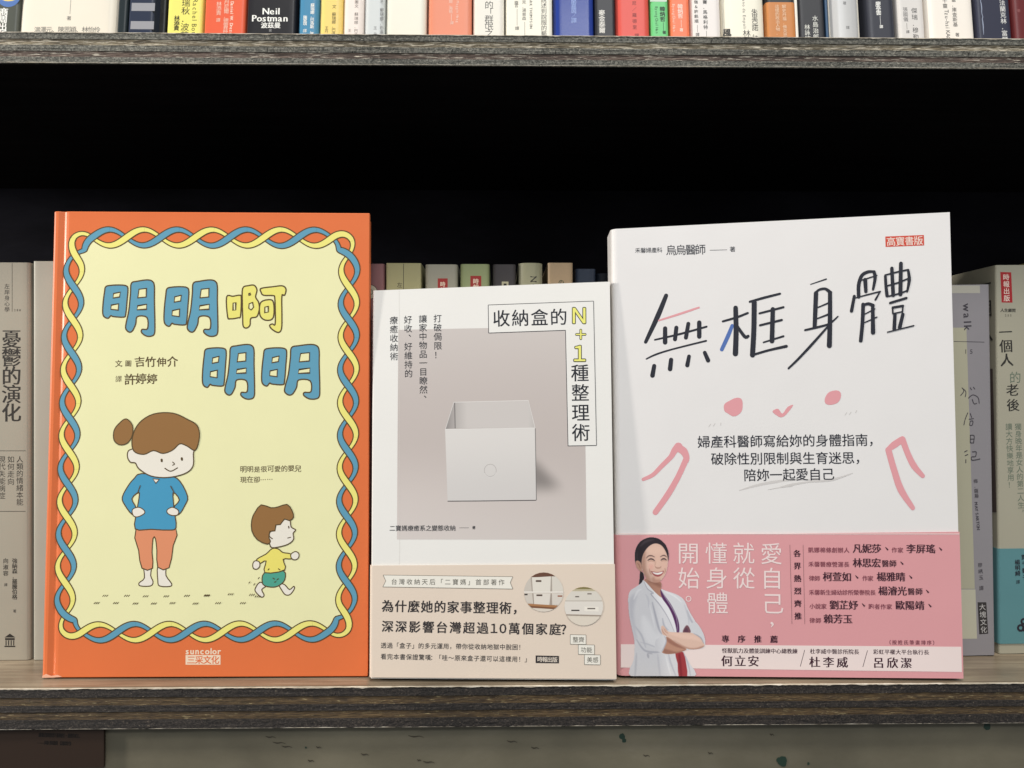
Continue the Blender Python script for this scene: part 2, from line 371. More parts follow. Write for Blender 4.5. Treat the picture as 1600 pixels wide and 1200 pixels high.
# ================================================================== SPINE-OUT BOOKS
def shell(name, pl, w, v0, v1, depth, rad, t, mat, parent, off=0.0, label=None):
    """wrap-round cover: left board, rounded spine, right board, open at the back"""
    def prof(o, r):
        P = [(-o, depth)]
        for i in range(6): a = math.pi/2*i/5; P.append((-o + r - r*math.cos(a), -o + r - r*math.sin(a)))
        n = 10
        for i in range(1, n): P.append((-o + r + (w+2*o-2*r)*i/n, -o))
        for i in range(6): a = math.pi/2*i/5; P.append((w + o - r + r*math.sin(a), -o + r - r*math.cos(a)))
        P.append((w + o, depth)); return P
    A = prof(off, rad + off); B = prof(off - t, max(0.0002, rad + off - t)); n = len(A); V = []; F = []
    for v in (v0, v1):
        for Q in (A, B):
            for u, d in Q:
                bl = pl.bulge*math.sin(math.pi*min(1, max(0, u/w))) if d < 0.002 else 0
                V.append(pl.O + pl.eu*u + pl.ev*v - pl.n*(d - bl))
    V = V + V; K = 4*n
    for i in range(n-1):
        F += [(i, i+1, 2*n+i+1, 2*n+i), (n+i+1, n+i, 3*n+i, 3*n+i+1), (K+2*n+i, K+2*n+i+1, K+3*n+i+1, K+3*n+i), (K+i+1, K+i, K+n+i, K+n+i+1)]
    F += [(K, K+2*n, K+3*n, K+n), (K+n-1, K+2*n-1, K+4*n-1, K+3*n-1)]
    o = mesh(name, V, F, mat, parent, label=label)
    for p in o.data.polygons[:4*(n-1)]: p.use_smooth = p.index % 4 < 2
    return o
def block(pl, w, H, depth, t, parent):
    V = []
    for v in (0.0002, H-0.0004):
        for u, d in ((t+.0001, t+.0012), (w-t-.0001, t+.0012), (w-t-.0001, depth-.0008), (t+.0001, depth-.0008)):
            V.append(pl.O + pl.eu*u + pl.ev*v - pl.n*d)
    return mesh('page_block', V, [(0,3,2,1),(4,5,6,7),(0,1,5,4),(1,2,6,5),(2,3,7,6),(3,0,4,7)], PAGES, parent)
def spine_book(label, x0, x1, yref, y0, z0, lean, H, mat, group, depth=0.13, rad=0.0016, bulge=0.0, roll=0.0, t=0.0005, cat='book', name='book', yaw=0.0):
    ev = Vector((math.sin(roll), math.sin(lean), math.cos(lean)*math.cos(roll))).normalized()
    eu = Vector((math.cos(yaw), math.sin(yaw), 0)); eu = (eu - ev*eu.dot(ev)).normalized()
    pl = Plane((0, y0, z0), eu, ev)
    ua = pl.uv(x0, yref)[0]; ub = pl.uv(x1, yref)[0]; w = ub - ua
    pl.O = pl.O + pl.eu*ua; pl.O.z = z0 + 0.0001; pl.bulge = bulge; pl.width = w
    if lean > 0: pl.O = pl.O + Vector((0, 0, depth*math.sin(lean)))
    b = thing(name, label, cat, tuple(pl.O + pl.eu*(w/2)), group)
    shell('cover', pl, w, 0, H, depth, min(rad, w*0.3), t, mat, b)
    block(pl, w, H, depth, t, b)
    b['w'] = w
    return b, pl
def col_uv(pl, x, y, yref):
    return (pl.uv(x, yref)[0], pl.uv(x, y)[1])
def marks(b, pl, yref, items):
    """items: (kind, text, x, y0, y1, height px, colour, bold, ming)"""
    by = {}
    for it in items:
        by.setdefault(it[6], []).append(it)
    for c, its in by.items():
        I = Ink(pl, 1.2)
        for it in its:
            kd, t, x, ya, yb, h = it[:6]; bold = it[7] if len(it) > 7 else 0.0; mg = it[8] if len(it) > 8 else False
            sz = h/0.93*pl.k(x, 30 if yref < 100 else 700)
            if kd == 'v': I.vline(t, col_uv(pl, x, ya, yref), col_uv(pl, x, yb, yref), sz, bold, mg)
            elif kd == 'r': I.line(t, col_uv(pl, x, ya, yref), col_uv(pl, x, yb, yref), sz, bold, mg)
            elif kd == 'h': I.line(t, (pl.uv(x, yref)[0], pl.uv(x, ya)[1]), (pl.uv(yb, yref)[0], pl.uv(yb, ya)[1]), sz, bold, mg)
            elif kd == 'l':
                A = col_uv(pl, x, ya, yref); B = col_uv(pl, x, yb, yref); q = h*pl.k(x, 30)/2
                I.fill([(A[0]-q, B[1]), (A[0]+q, B[1]), (A[0]+q, A[1]), (A[0]-q, A[1])])
        I.done('lettering', ink(*c), b)
def patch(b, pl, yref, x0, x1, ya, yb, c, name='printed_patch', layer=0.8):
    I = Ink(pl, layer); u0 = pl.uv(x0, yref)[0]; u1 = pl.uv(x1, yref)[0]; v1 = pl.uv(x0, ya)[1]; v0 = pl.uv(x0, yb)[1]
    n = 8
    uv = [(u0+(u1-u0)*i/n, v) for v in (v0, v1) for i in range(n+1)]
    I.add(uv, [(i, i+1, n+2+i, n+1+i) for i in range(n)]); return I.done(name, ink(*c), b)

# ---- upper row
ZS = ZU + 0.0006; YR = 57; GU = 'books standing spine out on the upper shelf'
W_ = (240, 238, 230); K_ = (40, 38, 36); G_ = (120, 118, 112); ln = R(6.5)
def ub(label, x0, x1, c, items, bulge=0.0, rad=0.0016, H=0.21, y0=0.0055, rough=0.42, depth=0.02, **k):
    b, pl = spine_book(label, x0, x1, YR, y0, ZS - 0.0145, ln, H, paper(*c, rough), GU, depth=0.13, rad=rad, bulge=bulge, **k)
    marks(b, pl, YR, items); return b, pl
b, pl = ub('charcoal book with a round yellow and blue emblem, far left of the upper shelf', -30, 29, (84, 87, 80), [('v', '商周出版', 3, 12, 60, 12, W_, .03)])
I = Ink(pl, 1); u, v = col_uv(pl, 9, -6, YR); k_ = pl.k(9, 10)
I.fill([(u + 17*k_*math.cos(i*.314), v + 17*k_*math.sin(i*.314)) for i in range(20)]); I.done('emblem', ink(88, 120, 178), b)
I = Ink(pl, 1.5); I.fill([(u + 16*k_*math.cos(i*.314), v + (4+12*math.sin(i*.314))*k_) for i in range(20)]); I.done('emblem', ink(238, 205, 120), b)
ub('very thick cream book with a small author line, second from left on the upper shelf', 30, 182, (232, 224, 208), [('h', '溫澤元、陳思穎、林怡伶', 53, 47, 157, 9, G_, .005), ('v', '著', 107, 26, 34, 6.5, (110, 108, 104)), ('l', '', 108, -20, 23, 0.7, (150, 148, 140))], rad=0.004, bulge=0.0006)
ub('thin dark teal book squeezed against the very thick cream book', 184, 199, (32, 42, 46), [])
b, pl = ub('navy book with pale grey crosswise stripes on the upper shelf', 201, 241, (42, 50, 70), [])
for ya, yb in ((4.5, 17), (33, 45.5), (-24, -11)): patch(b, pl, YR, 203, 239.5, ya, yb, (150, 150, 156), 'stripe')
ub('added black filler for the dark gap between the striped navy and yellow books', 243, 261, (24, 26, 25), [], y0=0.012)  # added black filler, set back, standing in for a shaded gap
ub('bright yellow book with black Chinese and Latin author names', 262, 316, (240, 226, 118), [('v', '瑞秋．波茲蔓', 288, -2, 74, 12, K_), ('v', '林添貴', 275, 24, 48, 8, K_, .02), ('r', 'Rachel Botsman', 303, -2, 82, 9.5, (80, 74, 44))])
ub('orange red book with small white lettering beside the black book', 320, 383, (226, 98, 66), [('v', '丹尼爾．德雷茲納', 352, -1, 58, 7.5, (246, 200, 180)), ('v', '林添貴', 340, 2, 24, 7.5, (246, 200, 180)), ('v', '譯', 340, 28, 35, 6, (246, 200, 180)), ('r', 'Daniel W. Drezner', 361, 2, 62, 6, (246, 214, 196), .02)])
ub('black book with large white Latin lettering above three white Chinese characters', 386, 462, (30, 29, 34), [('h', 'Neil', 408, 17, 437, 13.5, W_, .01, True), ('h', 'Postman', 392, 28, 451, 13.5, W_, .01, True), ('h', '波茲曼', 407, 39.5, 438, 9, W_, .02), ('v', '著', 422, 45, 51, 4.5, (150, 150, 150))])
ub('sky blue book with two white columns of lettering', 466, 498, (72, 134, 170), [('v', '蘇瑞娜．巴洛斯．著', 487, 5, 56, 5.6, W_, .015), ('v', '陳家琪', 476, 24, 40, 5.6, W_, .015), ('v', '譯', 476, 45, 51, 5.6, W_)], rad=0.003)
ub('mustard yellow book of the four slim matching translations', 499, 535, (238, 208, 122), [('v', '王', 510, 41, 47, 5, K_), ('v', '丹譯', 510, 46, 58, 5, (110, 98, 70)), ('v', '文 蘇瑞娜．巴洛斯', 521, 7, 62, 6, (70, 62, 44))], rad=0.003)
ub('pinkish white book right of the mustard yellow book', 536, 568, (234, 222, 214), [('v', '王丹', 546, 45, 58, 5, (120, 110, 104)), ('v', '圖文 蘇瑞娜．巴洛斯', 556, 0, 64, 5.6, (110, 100, 94))], rad=0.003)
ub('pale bluish grey book left of the plain white one', 569, 601, (204, 208, 208), [('v', '王丹', 586, 41, 56, 5, (90, 90, 92)), ('v', '文 蘇瑞娜．巴洛斯', 596, -2, 60, 5.4, (90, 90, 92))], rad=0.003)
ub('plain ivory white book without any lettering left of the salmon one', 603, 666, (228, 226, 212), [], rad=0.003)
ub('salmon coloured book with pale rotated lettering', 669, 737, (222, 138, 110), [('r', 'Maggie Haag', 715, 1, 36, 5, (240, 200, 184)), ('v', '瑪姬．海格', 704, -6, 21, 5.6, (240, 200, 184)), ('l', '', 705, 22, 33, .6, (240, 200, 184)), ('v', '譯', 706, 33, 39, 5, (240, 200, 184))], rad=0.0025)
ub('white book with a single column of thin grey title characters beside the salmon one', 739, 788, (226, 222, 212), [('v', '的「群氓之族', 764, 1, 70, 12.5, (88, 86, 84))], rad=0.0025)
ub('thick ivory book with several columns of black lettering left of the royal blue one', 790, 863, (236, 231, 216), [('v', '修辭說述到說服的藝術', 850, -22, 66, 8.5, K_), ('r', 'MARK THOMPSON', 830, -8, 45, 5, K_, .01), ('v', '克．湯普森', 819, 0, 32, 6, (84, 82, 78)), ('l', '', 820, 34, 57, .6, G_), ('v', '羅言', 807, 1, 12, 6, (84, 82, 78)), ('l', '', 808, 14, 40, .6, G_), ('v', '譯', 808, 41, 47, 6, (84, 82, 78))], rad=0.002)
ub('glossy royal blue book', 865, 928, (38, 60, 140), [('v', '蔡蘭嘉茵／譯', 897, -10, 36, 8, (150, 172, 224))], rad=0.003, rough=0.25)
ub('black book with four bold white characters between the royal blue and red books', 929, 961, (40, 41, 46), [('v', '麥金泰爾', 941, 15, 52, 9, (214, 212, 206), .02)])
ub('red book with dark lettering left of the slim green one', 962, 1015, (214, 84, 74), [('v', '迪尼／羅德里', 992, -8, 46, 6.5, (120, 40, 42)), ('v', '譯', 995, 52, 59, 6.5, (120, 40, 42))], rad=0.003)
b, pl = ub('slim green book with black lettering', 1016, 1044, (104, 196, 122), [('v', '韓炳哲', 1036, 10, 34, 7.5, (28, 50, 34), .03), ('l', '', 1037, 35, 49, .6, (28, 50, 34)), ('v', '著', 1038, 48, 54, 5, (28, 50, 34), .03), ('r', 'ByungChul Han', 1027, 10, 53, 5.2, (28, 60, 34))])
patch(b, pl, YR, 1017, 1043, -18, 2.5, (196, 208, 196))
ub('slim orange book with white lettering right of the slim green one', 1046, 1077, (236, 120, 82), [('v', '韓炳哲', 1064, 6, 29, 7.5, (250, 210, 196), .02), ('l', '', 1065, 31, 43, .6, (250, 210, 196)), ('v', '著', 1065, 44, 50, 5, (250, 220, 206), .02), ('r', 'ByungChul Han', 1054, 6, 50, 5.2, (250, 210, 190))])
ub('cool white book with two black columns right of the slim orange one', 1079, 1126, (226, 220, 216), [('v', '強＆許銘順', 1089, 0, 36, 5.6, K_, .01), ('l', '', 1090, 39, 50, .6, G_), ('v', '譯', 1090, 51, 57, 5.6, K_), ('v', '馬賽．馬格利特', 1103, -8, 46, 6.4, K_, .01), ('l', '', 1104, 48, 60, .6, G_)], rad=0.0025)
ub('ivory book with a sideways Italian author name beside Chinese characters', 1128, 1195, (234, 229, 212), [('r', 'Giuliano da Empoli', 1164, -14, 46, 5.8, (96, 92, 84)), ('v', '朱里亞諾．達', 1180, 14, 66, 9.5, K_), ('h', '林', 1160, 53, 1172, 11, K_), ('h', '風', 1129, 51, 1141, 12, K_, .03)], rad=0.004, bulge=0.0005)
b, pl = ub('dark book with an ochre brown paper band', 1197, 1241, (36, 38, 44), [], y0=0.006)
w_ = b['w']; v1 = pl.uv(1200, 4)[1]
shell('belly_band', pl, w_, 0.0, v1, 0.11, 0.0016, 0.0002, paper(196, 128, 72), b, off=0.0004)
pl2 = Plane(pl.O + pl.n*0.0005, pl.eu, pl.ev); marks(b, pl2, YR, [('v', '解史丹福．佛克思', 1227, 7, 58, 6, (236, 206, 174)), ('v', '這樣的政治人物．', 1216, 7, 55, 6, (236, 206, 174))])
ub('black book with white Chinese author names and a thin white left edge', 1247, 1288, (42, 42, 46), [('v', '水島治郎', 1275, 24, 62, 8.5, (226, 226, 218)), ('v', '林詠純', 1262, 38, 64, 8, (226, 226, 218))])
ub('thin white booklet between the ochre banded book and the black one', 1242, 1246, (226, 222, 212), [], rad=0.0006)
ub('thin steel blue booklet left of the silver grey book', 1289, 1293, (52, 80, 110), [], rad=0.0006)
ub('silver grey book with a rounded back', 1294, 1345, (190, 190, 190), [('v', '著', 1321, 4, 9, 5, (120, 120, 120)), ('v', '譯', 1324, 42, 47, 5, (120, 120, 120))], rad=0.006, bulge=0.001, rough=0.3)
ub('blue black book with a small white name, dash and translator mark', 1352, 1399, (48, 50, 60), [('v', '廖亭雲', 1375, 2, 24, 7.5, (232, 232, 228), .02), ('l', '', 1377, 25, 39, .7, (200, 200, 200)), ('v', '譯', 1378, 39, 44, 5, (232, 232, 228), .02)], rad=0.003)
ub('light grey book with two small columns of dark lettering', 1401, 1444, (212, 208, 204), [('v', '傑瑞．穆勒', 1431, 12, 62, 8.5, (72, 70, 70)), ('v', '張國儀', 1417, 11, 34, 7, (110, 108, 108)), ('l', '', 1418, 36, 46, .6, G_), ('v', '譯', 1419, 47, 52, 5, (84, 82, 82))], rad=0.002)
ub('thick warm white book with sideways Latin letters near the right end of the upper shelf', 1447, 1522, (236, 228, 218), [('v', '雷．庫查斯基', 1494, -4, 42, 7, (64, 62, 60)), ('v', '著', 1496, 51, 57, 6, K_), ('v', '十靈', 1480, -2, 13, 7, (64, 62, 60)), ('r', 'Tzu-hsi KAO', 1482, 15, 62, 8, (54, 52, 50))], rad=0.003)
b, pl = ub('navy book with a long pale scratch', 1524, 1579, (44, 46, 64), [('v', '法蘭克林．富爾', 1570, 0, 66, 8.5, (208, 208, 206), .01)], rad=0.002)
I = Ink(pl, 1); P = [(1532 + nz(i*.7, 4)*1.5 + i*0.35, -6 + i*4) for i in range(16)]
I.stroke(P, [0.5, 1.6, 0.9, 1.8, 0.6]); I.done('scratch', ink(140, 148, 168), b)
ub('dark red book at the far right end of the upper shelf', 1580, 1640, (96, 26, 28), [('v', '著', 1595, 14, 19, 5, (150, 90, 90))], rad=0.003)

# ---- background row on the lower shelf
GL_ = 'books standing spine out behind the displayed books'; YB = 700
def lb(label, x0, x1, ytop, c, items, y0=0.037, rad=0.0016, bulge=0.0, yref=YB, **k):
    pl = Plane((0, y0, 0), (1, 0, 0), (0, 0, 1)); H = pl.uv((x0+x1)/2, ytop)[1]
    b, pl = spine_book(label, x0, x1, yref, y0, 0.0002, 0, H, paper(*c, 0.5, 0.72), GL_, rad=rad, bulge=bulge, **k)  # greyish papers, darkened evenly so part of the row's shade is in the colour
    marks(b, pl, yref, items); return b, pl, H
D_ = (48, 44, 40)
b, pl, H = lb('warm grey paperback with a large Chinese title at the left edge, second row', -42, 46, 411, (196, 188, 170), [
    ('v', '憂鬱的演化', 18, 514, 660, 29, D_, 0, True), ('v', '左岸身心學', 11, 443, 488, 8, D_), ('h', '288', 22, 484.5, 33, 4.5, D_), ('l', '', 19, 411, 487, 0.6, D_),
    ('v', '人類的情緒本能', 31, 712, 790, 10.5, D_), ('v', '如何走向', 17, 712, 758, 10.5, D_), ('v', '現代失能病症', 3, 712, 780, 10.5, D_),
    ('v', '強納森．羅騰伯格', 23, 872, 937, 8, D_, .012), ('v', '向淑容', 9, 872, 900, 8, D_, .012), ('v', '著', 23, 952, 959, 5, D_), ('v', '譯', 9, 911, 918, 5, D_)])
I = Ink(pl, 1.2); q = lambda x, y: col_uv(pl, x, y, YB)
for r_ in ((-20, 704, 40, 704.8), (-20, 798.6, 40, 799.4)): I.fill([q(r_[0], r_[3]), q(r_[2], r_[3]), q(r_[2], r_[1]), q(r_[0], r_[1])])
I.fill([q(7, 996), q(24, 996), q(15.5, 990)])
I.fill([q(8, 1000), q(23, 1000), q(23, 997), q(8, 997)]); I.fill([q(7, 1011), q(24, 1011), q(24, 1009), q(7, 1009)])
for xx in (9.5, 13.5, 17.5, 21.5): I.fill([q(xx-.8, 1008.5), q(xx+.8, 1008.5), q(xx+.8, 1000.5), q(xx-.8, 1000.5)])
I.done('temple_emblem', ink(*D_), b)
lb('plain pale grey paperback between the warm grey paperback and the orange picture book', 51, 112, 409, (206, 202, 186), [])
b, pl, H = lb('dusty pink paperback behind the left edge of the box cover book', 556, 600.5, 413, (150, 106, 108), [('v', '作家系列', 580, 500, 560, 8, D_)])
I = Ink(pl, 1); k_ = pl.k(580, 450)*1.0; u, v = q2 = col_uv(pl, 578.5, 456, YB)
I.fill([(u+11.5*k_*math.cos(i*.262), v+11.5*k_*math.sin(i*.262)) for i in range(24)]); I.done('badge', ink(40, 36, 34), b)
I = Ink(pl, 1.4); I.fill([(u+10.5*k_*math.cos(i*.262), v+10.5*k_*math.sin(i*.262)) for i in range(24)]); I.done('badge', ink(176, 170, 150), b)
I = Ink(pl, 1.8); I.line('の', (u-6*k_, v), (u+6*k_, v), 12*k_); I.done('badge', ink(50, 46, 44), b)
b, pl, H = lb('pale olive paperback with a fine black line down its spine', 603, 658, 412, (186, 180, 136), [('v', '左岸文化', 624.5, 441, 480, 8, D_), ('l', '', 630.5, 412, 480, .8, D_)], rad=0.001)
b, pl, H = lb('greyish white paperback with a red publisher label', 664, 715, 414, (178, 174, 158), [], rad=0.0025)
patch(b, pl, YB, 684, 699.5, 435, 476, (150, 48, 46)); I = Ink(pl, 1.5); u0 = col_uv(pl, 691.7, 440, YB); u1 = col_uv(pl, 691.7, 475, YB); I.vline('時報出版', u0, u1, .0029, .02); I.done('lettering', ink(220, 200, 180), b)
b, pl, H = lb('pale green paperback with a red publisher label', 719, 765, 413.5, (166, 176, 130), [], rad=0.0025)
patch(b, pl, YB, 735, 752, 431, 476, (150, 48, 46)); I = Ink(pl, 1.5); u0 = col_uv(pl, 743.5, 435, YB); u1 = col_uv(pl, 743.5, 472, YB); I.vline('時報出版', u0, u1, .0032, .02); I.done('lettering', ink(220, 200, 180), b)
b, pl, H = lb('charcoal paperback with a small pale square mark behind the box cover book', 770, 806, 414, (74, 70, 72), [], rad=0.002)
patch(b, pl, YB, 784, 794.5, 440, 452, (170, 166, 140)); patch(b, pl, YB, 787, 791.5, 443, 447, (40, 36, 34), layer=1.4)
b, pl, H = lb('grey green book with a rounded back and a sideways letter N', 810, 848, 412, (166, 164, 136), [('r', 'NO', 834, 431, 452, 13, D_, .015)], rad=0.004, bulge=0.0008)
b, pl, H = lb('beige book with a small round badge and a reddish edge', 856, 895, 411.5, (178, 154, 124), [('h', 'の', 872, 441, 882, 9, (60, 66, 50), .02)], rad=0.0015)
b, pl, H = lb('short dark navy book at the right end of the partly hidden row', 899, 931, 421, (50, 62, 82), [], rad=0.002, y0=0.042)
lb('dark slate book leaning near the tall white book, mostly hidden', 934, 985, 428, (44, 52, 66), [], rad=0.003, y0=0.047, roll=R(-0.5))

# right hand books of the background row, some shade likewise put into their paper colours
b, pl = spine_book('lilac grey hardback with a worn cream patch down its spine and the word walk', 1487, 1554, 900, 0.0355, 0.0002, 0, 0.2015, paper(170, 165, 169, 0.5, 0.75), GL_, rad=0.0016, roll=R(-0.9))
YW = 900
def wp(x0, x1, ya, yb, c, lay=0.9):
    I = Ink(pl, lay); I.poly([(x0(ya), ya), (x1(ya), ya), (x1(yb), yb), (x0(yb), yb)]); I.done('printed_patch', ink(*c), b)
le = lambda y: 1484 + (y-450)*0.020
re_ = lambda y: 1533 + (y-450)*0.043
mid = lambda y: 1508 + (y-450)*0.032
wp(lambda y: le(y)+2, lambda y: re_(y)-2, 446, 458, (176, 172, 160))
wp(lambda y: le(y)+2, mid, 512, 920, (172, 168, 146))
wp(lambda y: le(y)+4, lambda y: mid(y)+1, 921, 998, (186, 182, 162), 1.3)
I = Ink(pl, 2)
I.line('walk', pl.uv(1511, 474), pl.uv(1513, 517), .006, 0.0, True); I.text('15', 1506.5, 549, 1521, 549, 9, .005)
I.stroke([(1490, 533.5), (1538, 534.5)], .8, cap=False)
for st in ([(1501,618),(1506,611),(1503,606)], [(1503,606),(1509,612),(1508,620)], [(1516,606),(1518,609)], [(1521,605),(1523,608)], [(1513,622),(1520,617),(1528,621),(1530,630)], [(1519,624),(1522,631),(1526,630)],
           [(1512,645),(1508,655),(1506,664)], [(1516,646),(1518,652)], [(1514,655),(1521,654)], [(1516,658),(1520,658),(1519,664),(1515,664),(1516,658)], [(1516,680),(1516,692)], [(1516,680),(1522,681),(1521,692)], [(1517,686),(1521,686)], [(1516,692),(1521,692)],
           [(1507,706),(1511,704)], [(1508,712),(1512,710)], [(1509,718),(1509,723)], [(1519,706),(1525,706),(1524,713),(1518,714),(1519,719),(1531,717)]):
    I.stroke(st, 1.3, sm=4)
I.vtext('梅．薩藤', 1524, 748, 1526, 778, 6.5); I.line('MAY SARTON', pl.uv(1525, 784), pl.uv(1529, 828), .0023, 0, True)
I.vtext('廖綉玉', 1531, 879, 1533, 906, 7); I.vtext('譯', 1533, 915, 1533.5, 922, 7)
I.done('lettering', ink(66, 62, 68), b)
I = Ink(pl, 2); I.poly([(1527.5, 941), (1541, 941), (1544, 990), (1530, 991)]); I.done('publisher_label', ink(56, 52, 52), b)
I = Ink(pl, 3); I.vtext('大塊文化', 1534.5, 943, 1537.5, 989, 10); I.done('lettering', ink(196, 192, 190), b)

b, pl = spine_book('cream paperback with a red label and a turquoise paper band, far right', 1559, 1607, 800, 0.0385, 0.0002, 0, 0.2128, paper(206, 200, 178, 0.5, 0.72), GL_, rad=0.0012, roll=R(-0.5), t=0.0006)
w_ = b['w']
I = Ink(pl, 1); I.poly([(1563, 425), (1580, 425.5), (1582, 473), (1565, 472.5)]); I.done('publisher_label', ink(172, 44, 48), b)
I = Ink(pl, 2); I.vtext('時報出版', 1571.8, 428, 1573.2, 471, 9.5, .015); I.done('lettering', ink(236, 214, 200), b)
I = Ink(pl, 2); I.text('人生顧問', 1563, 484.5, 1587, 485, 5.6, .02); I.text('255', 1570, 492.5, 1581, 492.7, 4.5)
I.vtext('一個人', 1570.5, 508, 1573.5, 573, 20, 0, True); I.vtext('老後', 1581.5, 599, 1583.2, 643, 19, 0, True); I.done('lettering', ink(52, 50, 46), b)
I = Ink(pl, 2); I.vtext('的', 1586, 580, 1586.5, 600, 18); I.vtext('獨身晚年是女人的第二人生，', 1590.5, 661, 1596, 806, 10.5); I.vtext('讀大方快樂地享用！', 1576, 661, 1580, 763, 10.5); I.done('lettering', ink(108, 120, 104), b)
vb = pl.uv(1575, 857)[1]
shell('belly_band', pl, w_, 0.0055, vb, 0.12, 0.0012, 0.0002, paper(112, 166, 172, 0.45, 0.75), b, off=0.0004)
pb = Plane(pl.O + pl.n*0.0005, pl.eu, pl.ev)
I = Ink(pb, 1); I.vtext('楊明綺', 1589.5, 874, 1590.5, 900, 8, .015); I.vtext('譯', 1590.5, 906, 1590.8, 912, 6); I.vtext('野千鶴子', 1600, 866, 1602, 906, 8, .015)
for cx_, cy_, r_ in ((1595, 981, 4.5), (1600, 971, 4), (1603, 982, 4.5)):
    I.stroke([(cx_ + r_*math.cos(i*.63), cy_ + r_*math.sin(i*.63)) for i in range(10)], 3, closed=True)
I.done('lettering', ink(42, 38, 48), b)
# its left side, seen past the lilac grey hardback
ps = Plane(pl.O + pl.eu*(-0.00005), -(-pl.n), pl.ev)
ps = Plane(pl.O - pl.eu*0.0001 - pl.n*0.13, pl.n, pl.ev)
I = Ink(ps, 1); I.vtext('一個人', 1539, 430, 1542.5, 535, 27, 0, True); I.done('lettering', ink(60, 58, 58), b)
I = Ink(ps, 0.7); I.poly([(1541, 576), (1551, 576), (1557, 800), (1547, 800)]); I.done('printed_patch', ink(96, 84, 80), b)
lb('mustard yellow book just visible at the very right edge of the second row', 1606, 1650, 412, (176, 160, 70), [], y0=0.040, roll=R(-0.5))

# ================================================================== THE THREE DISPLAYED BOOKS
class Front:
    """a book shown cover outwards, leaning back"""
    def __init__(s, bl, br, tl, tr, T, lean, loc_label, name='book', cat='book', group=None):
        z0 = T*math.sin(lean) + 0.0002
        def hit(x, y):
            d = ray(x, y); return CAM + d*((z0 - CAM.z)/d.z)
        A = hit(*bl); B = hit(*br); eu = (B - A).normalized()
        back = Vector((-eu.y, eu.x, 0)); ev = Vector((0, 0, math.cos(lean))) + back*math.sin(lean)
        s.pl = Plane(A, eu, ev); s.T = T
        s.c = [s.pl.uv(*p) for p in (bl, br, tl, tr)]
        s.root = thing(name, loc_label, cat, tuple((A+B)/2 + back*T/2 - Vector((0, 0, z0 - 0.0002))), group)
        s.W = (B - A).length
    def B(s, a, t, d):
        c = s.c; u = (c[0][0]*(1-a)+c[1][0]*a)*(1-t)+(c[2][0]*(1-a)+c[3][0]*a)*t; v = (c[0][1]*(1-a)+c[1][1]*a)*(1-t)+(c[2][1]*(1-a)+c[3][1]*a)*t
        return s.pl.at(u, v, -d)
    def slab(s, name, a0, a1, t0, t1, d0, d1, mat, fn=None, ns=1, parent=None, **k):
        V = []; F = []; n = ns
        for t in (t0, t1):
            for i in range(n+1):
                a = a0+(a1-a0)*i/n; V.append(s.B(a, t, d0 + (fn(a) if fn else 0)))
            for i in range(n+1):
                a = a0+(a1-a0)*i/n; V.append(s.B(a, t, d1))
        m = n+1
        for i in range(n):
            F += [(i, i+1, 2*m+i+1, 2*m+i), (m+i+1, m+i, 3*m+i, 3*m+i+1), (2*m+i, 2*m+i+1, 3*m+i+1, 3*m+i), (m+i, m+i+1, i+1, i)]
        F += [(0, 2*m, 3*m, m), (m-1+m, 3*m-1+m, 2*m+m-1, m-1)]
        return mesh(name, V, F, mat, parent or s.root, **k)
    def wrap(s, name, mat, r, t, a1=1.0, t0=0.0, t1=1.0, off=0.0, parent=None, swell=0.0, nt=12):
        """soft cover or paper band: front, rounded spine edge at the left, back"""
        T = s.T; w = s.W
        def prof(o, rr):
            P = []; m = 16
            for i in range(m): P.append((a1 + o/w*0.5 - (a1 - rr/w + o/w)*i/m, -o))
            for i in range(8): g = math.pi/2*i/7; P.append(((-o + rr - rr*math.sin(g))/w, -o + rr - rr*math.cos(g)))
            for i in range(8): g = math.pi/2*i/7; P.append(((-o + rr - rr*math.cos(g))/w, T + o - rr + rr*math.sin(g)))
            P.append((a1 + o/w*0.5, T + o)); return P
        A = prof(off, r+off); Bq = prof(off - t, max(.0001, r+off-t)); n = len(A); V = []; F = []
        for j in range(nt+1):
            tt = t0+(t1-t0)*j/nt
            for Q in (A, Bq):
                for a, d in Q: V.append(s.B(a, tt, d))
        for j in range(nt):
            b0 = j*2*n; b1 = b0+2*n
            for i in range(n-1):
                F += [(b0+i+1, b0+i, b1+i, b1+i+1), (b0+n+i, b0+n+i+1, b1+n+i+1, b1+n+i)]
            F += [(b0+n, b1+n, b1, b0), (b0+n-1, b1+n-1, b1+2*n-1, b0+2*n-1)]
        for b0, fl in ((0, 1), (nt*2*n, 0)):
            for i in range(n-1):
                f = (b0+i, b0+i+1, b0+n+i+1, b0+n+i); F.append(f if fl else f[::-1])
        o = mesh(name, V, F, mat, parent or s.root)
        return o
    def tOf(s, y, x=None):
        x = x or 0; return None

GF = None
def map_box(pts, src, dst):
    sx = (dst[2]-dst[0])/(src[2]-src[0]); sy = (dst[3]-dst[1])/(src[3]-src[1])
    return [(dst[0]+(x-src[0])*sx, dst[1]+(y-src[1])*sy) for x, y in pts]

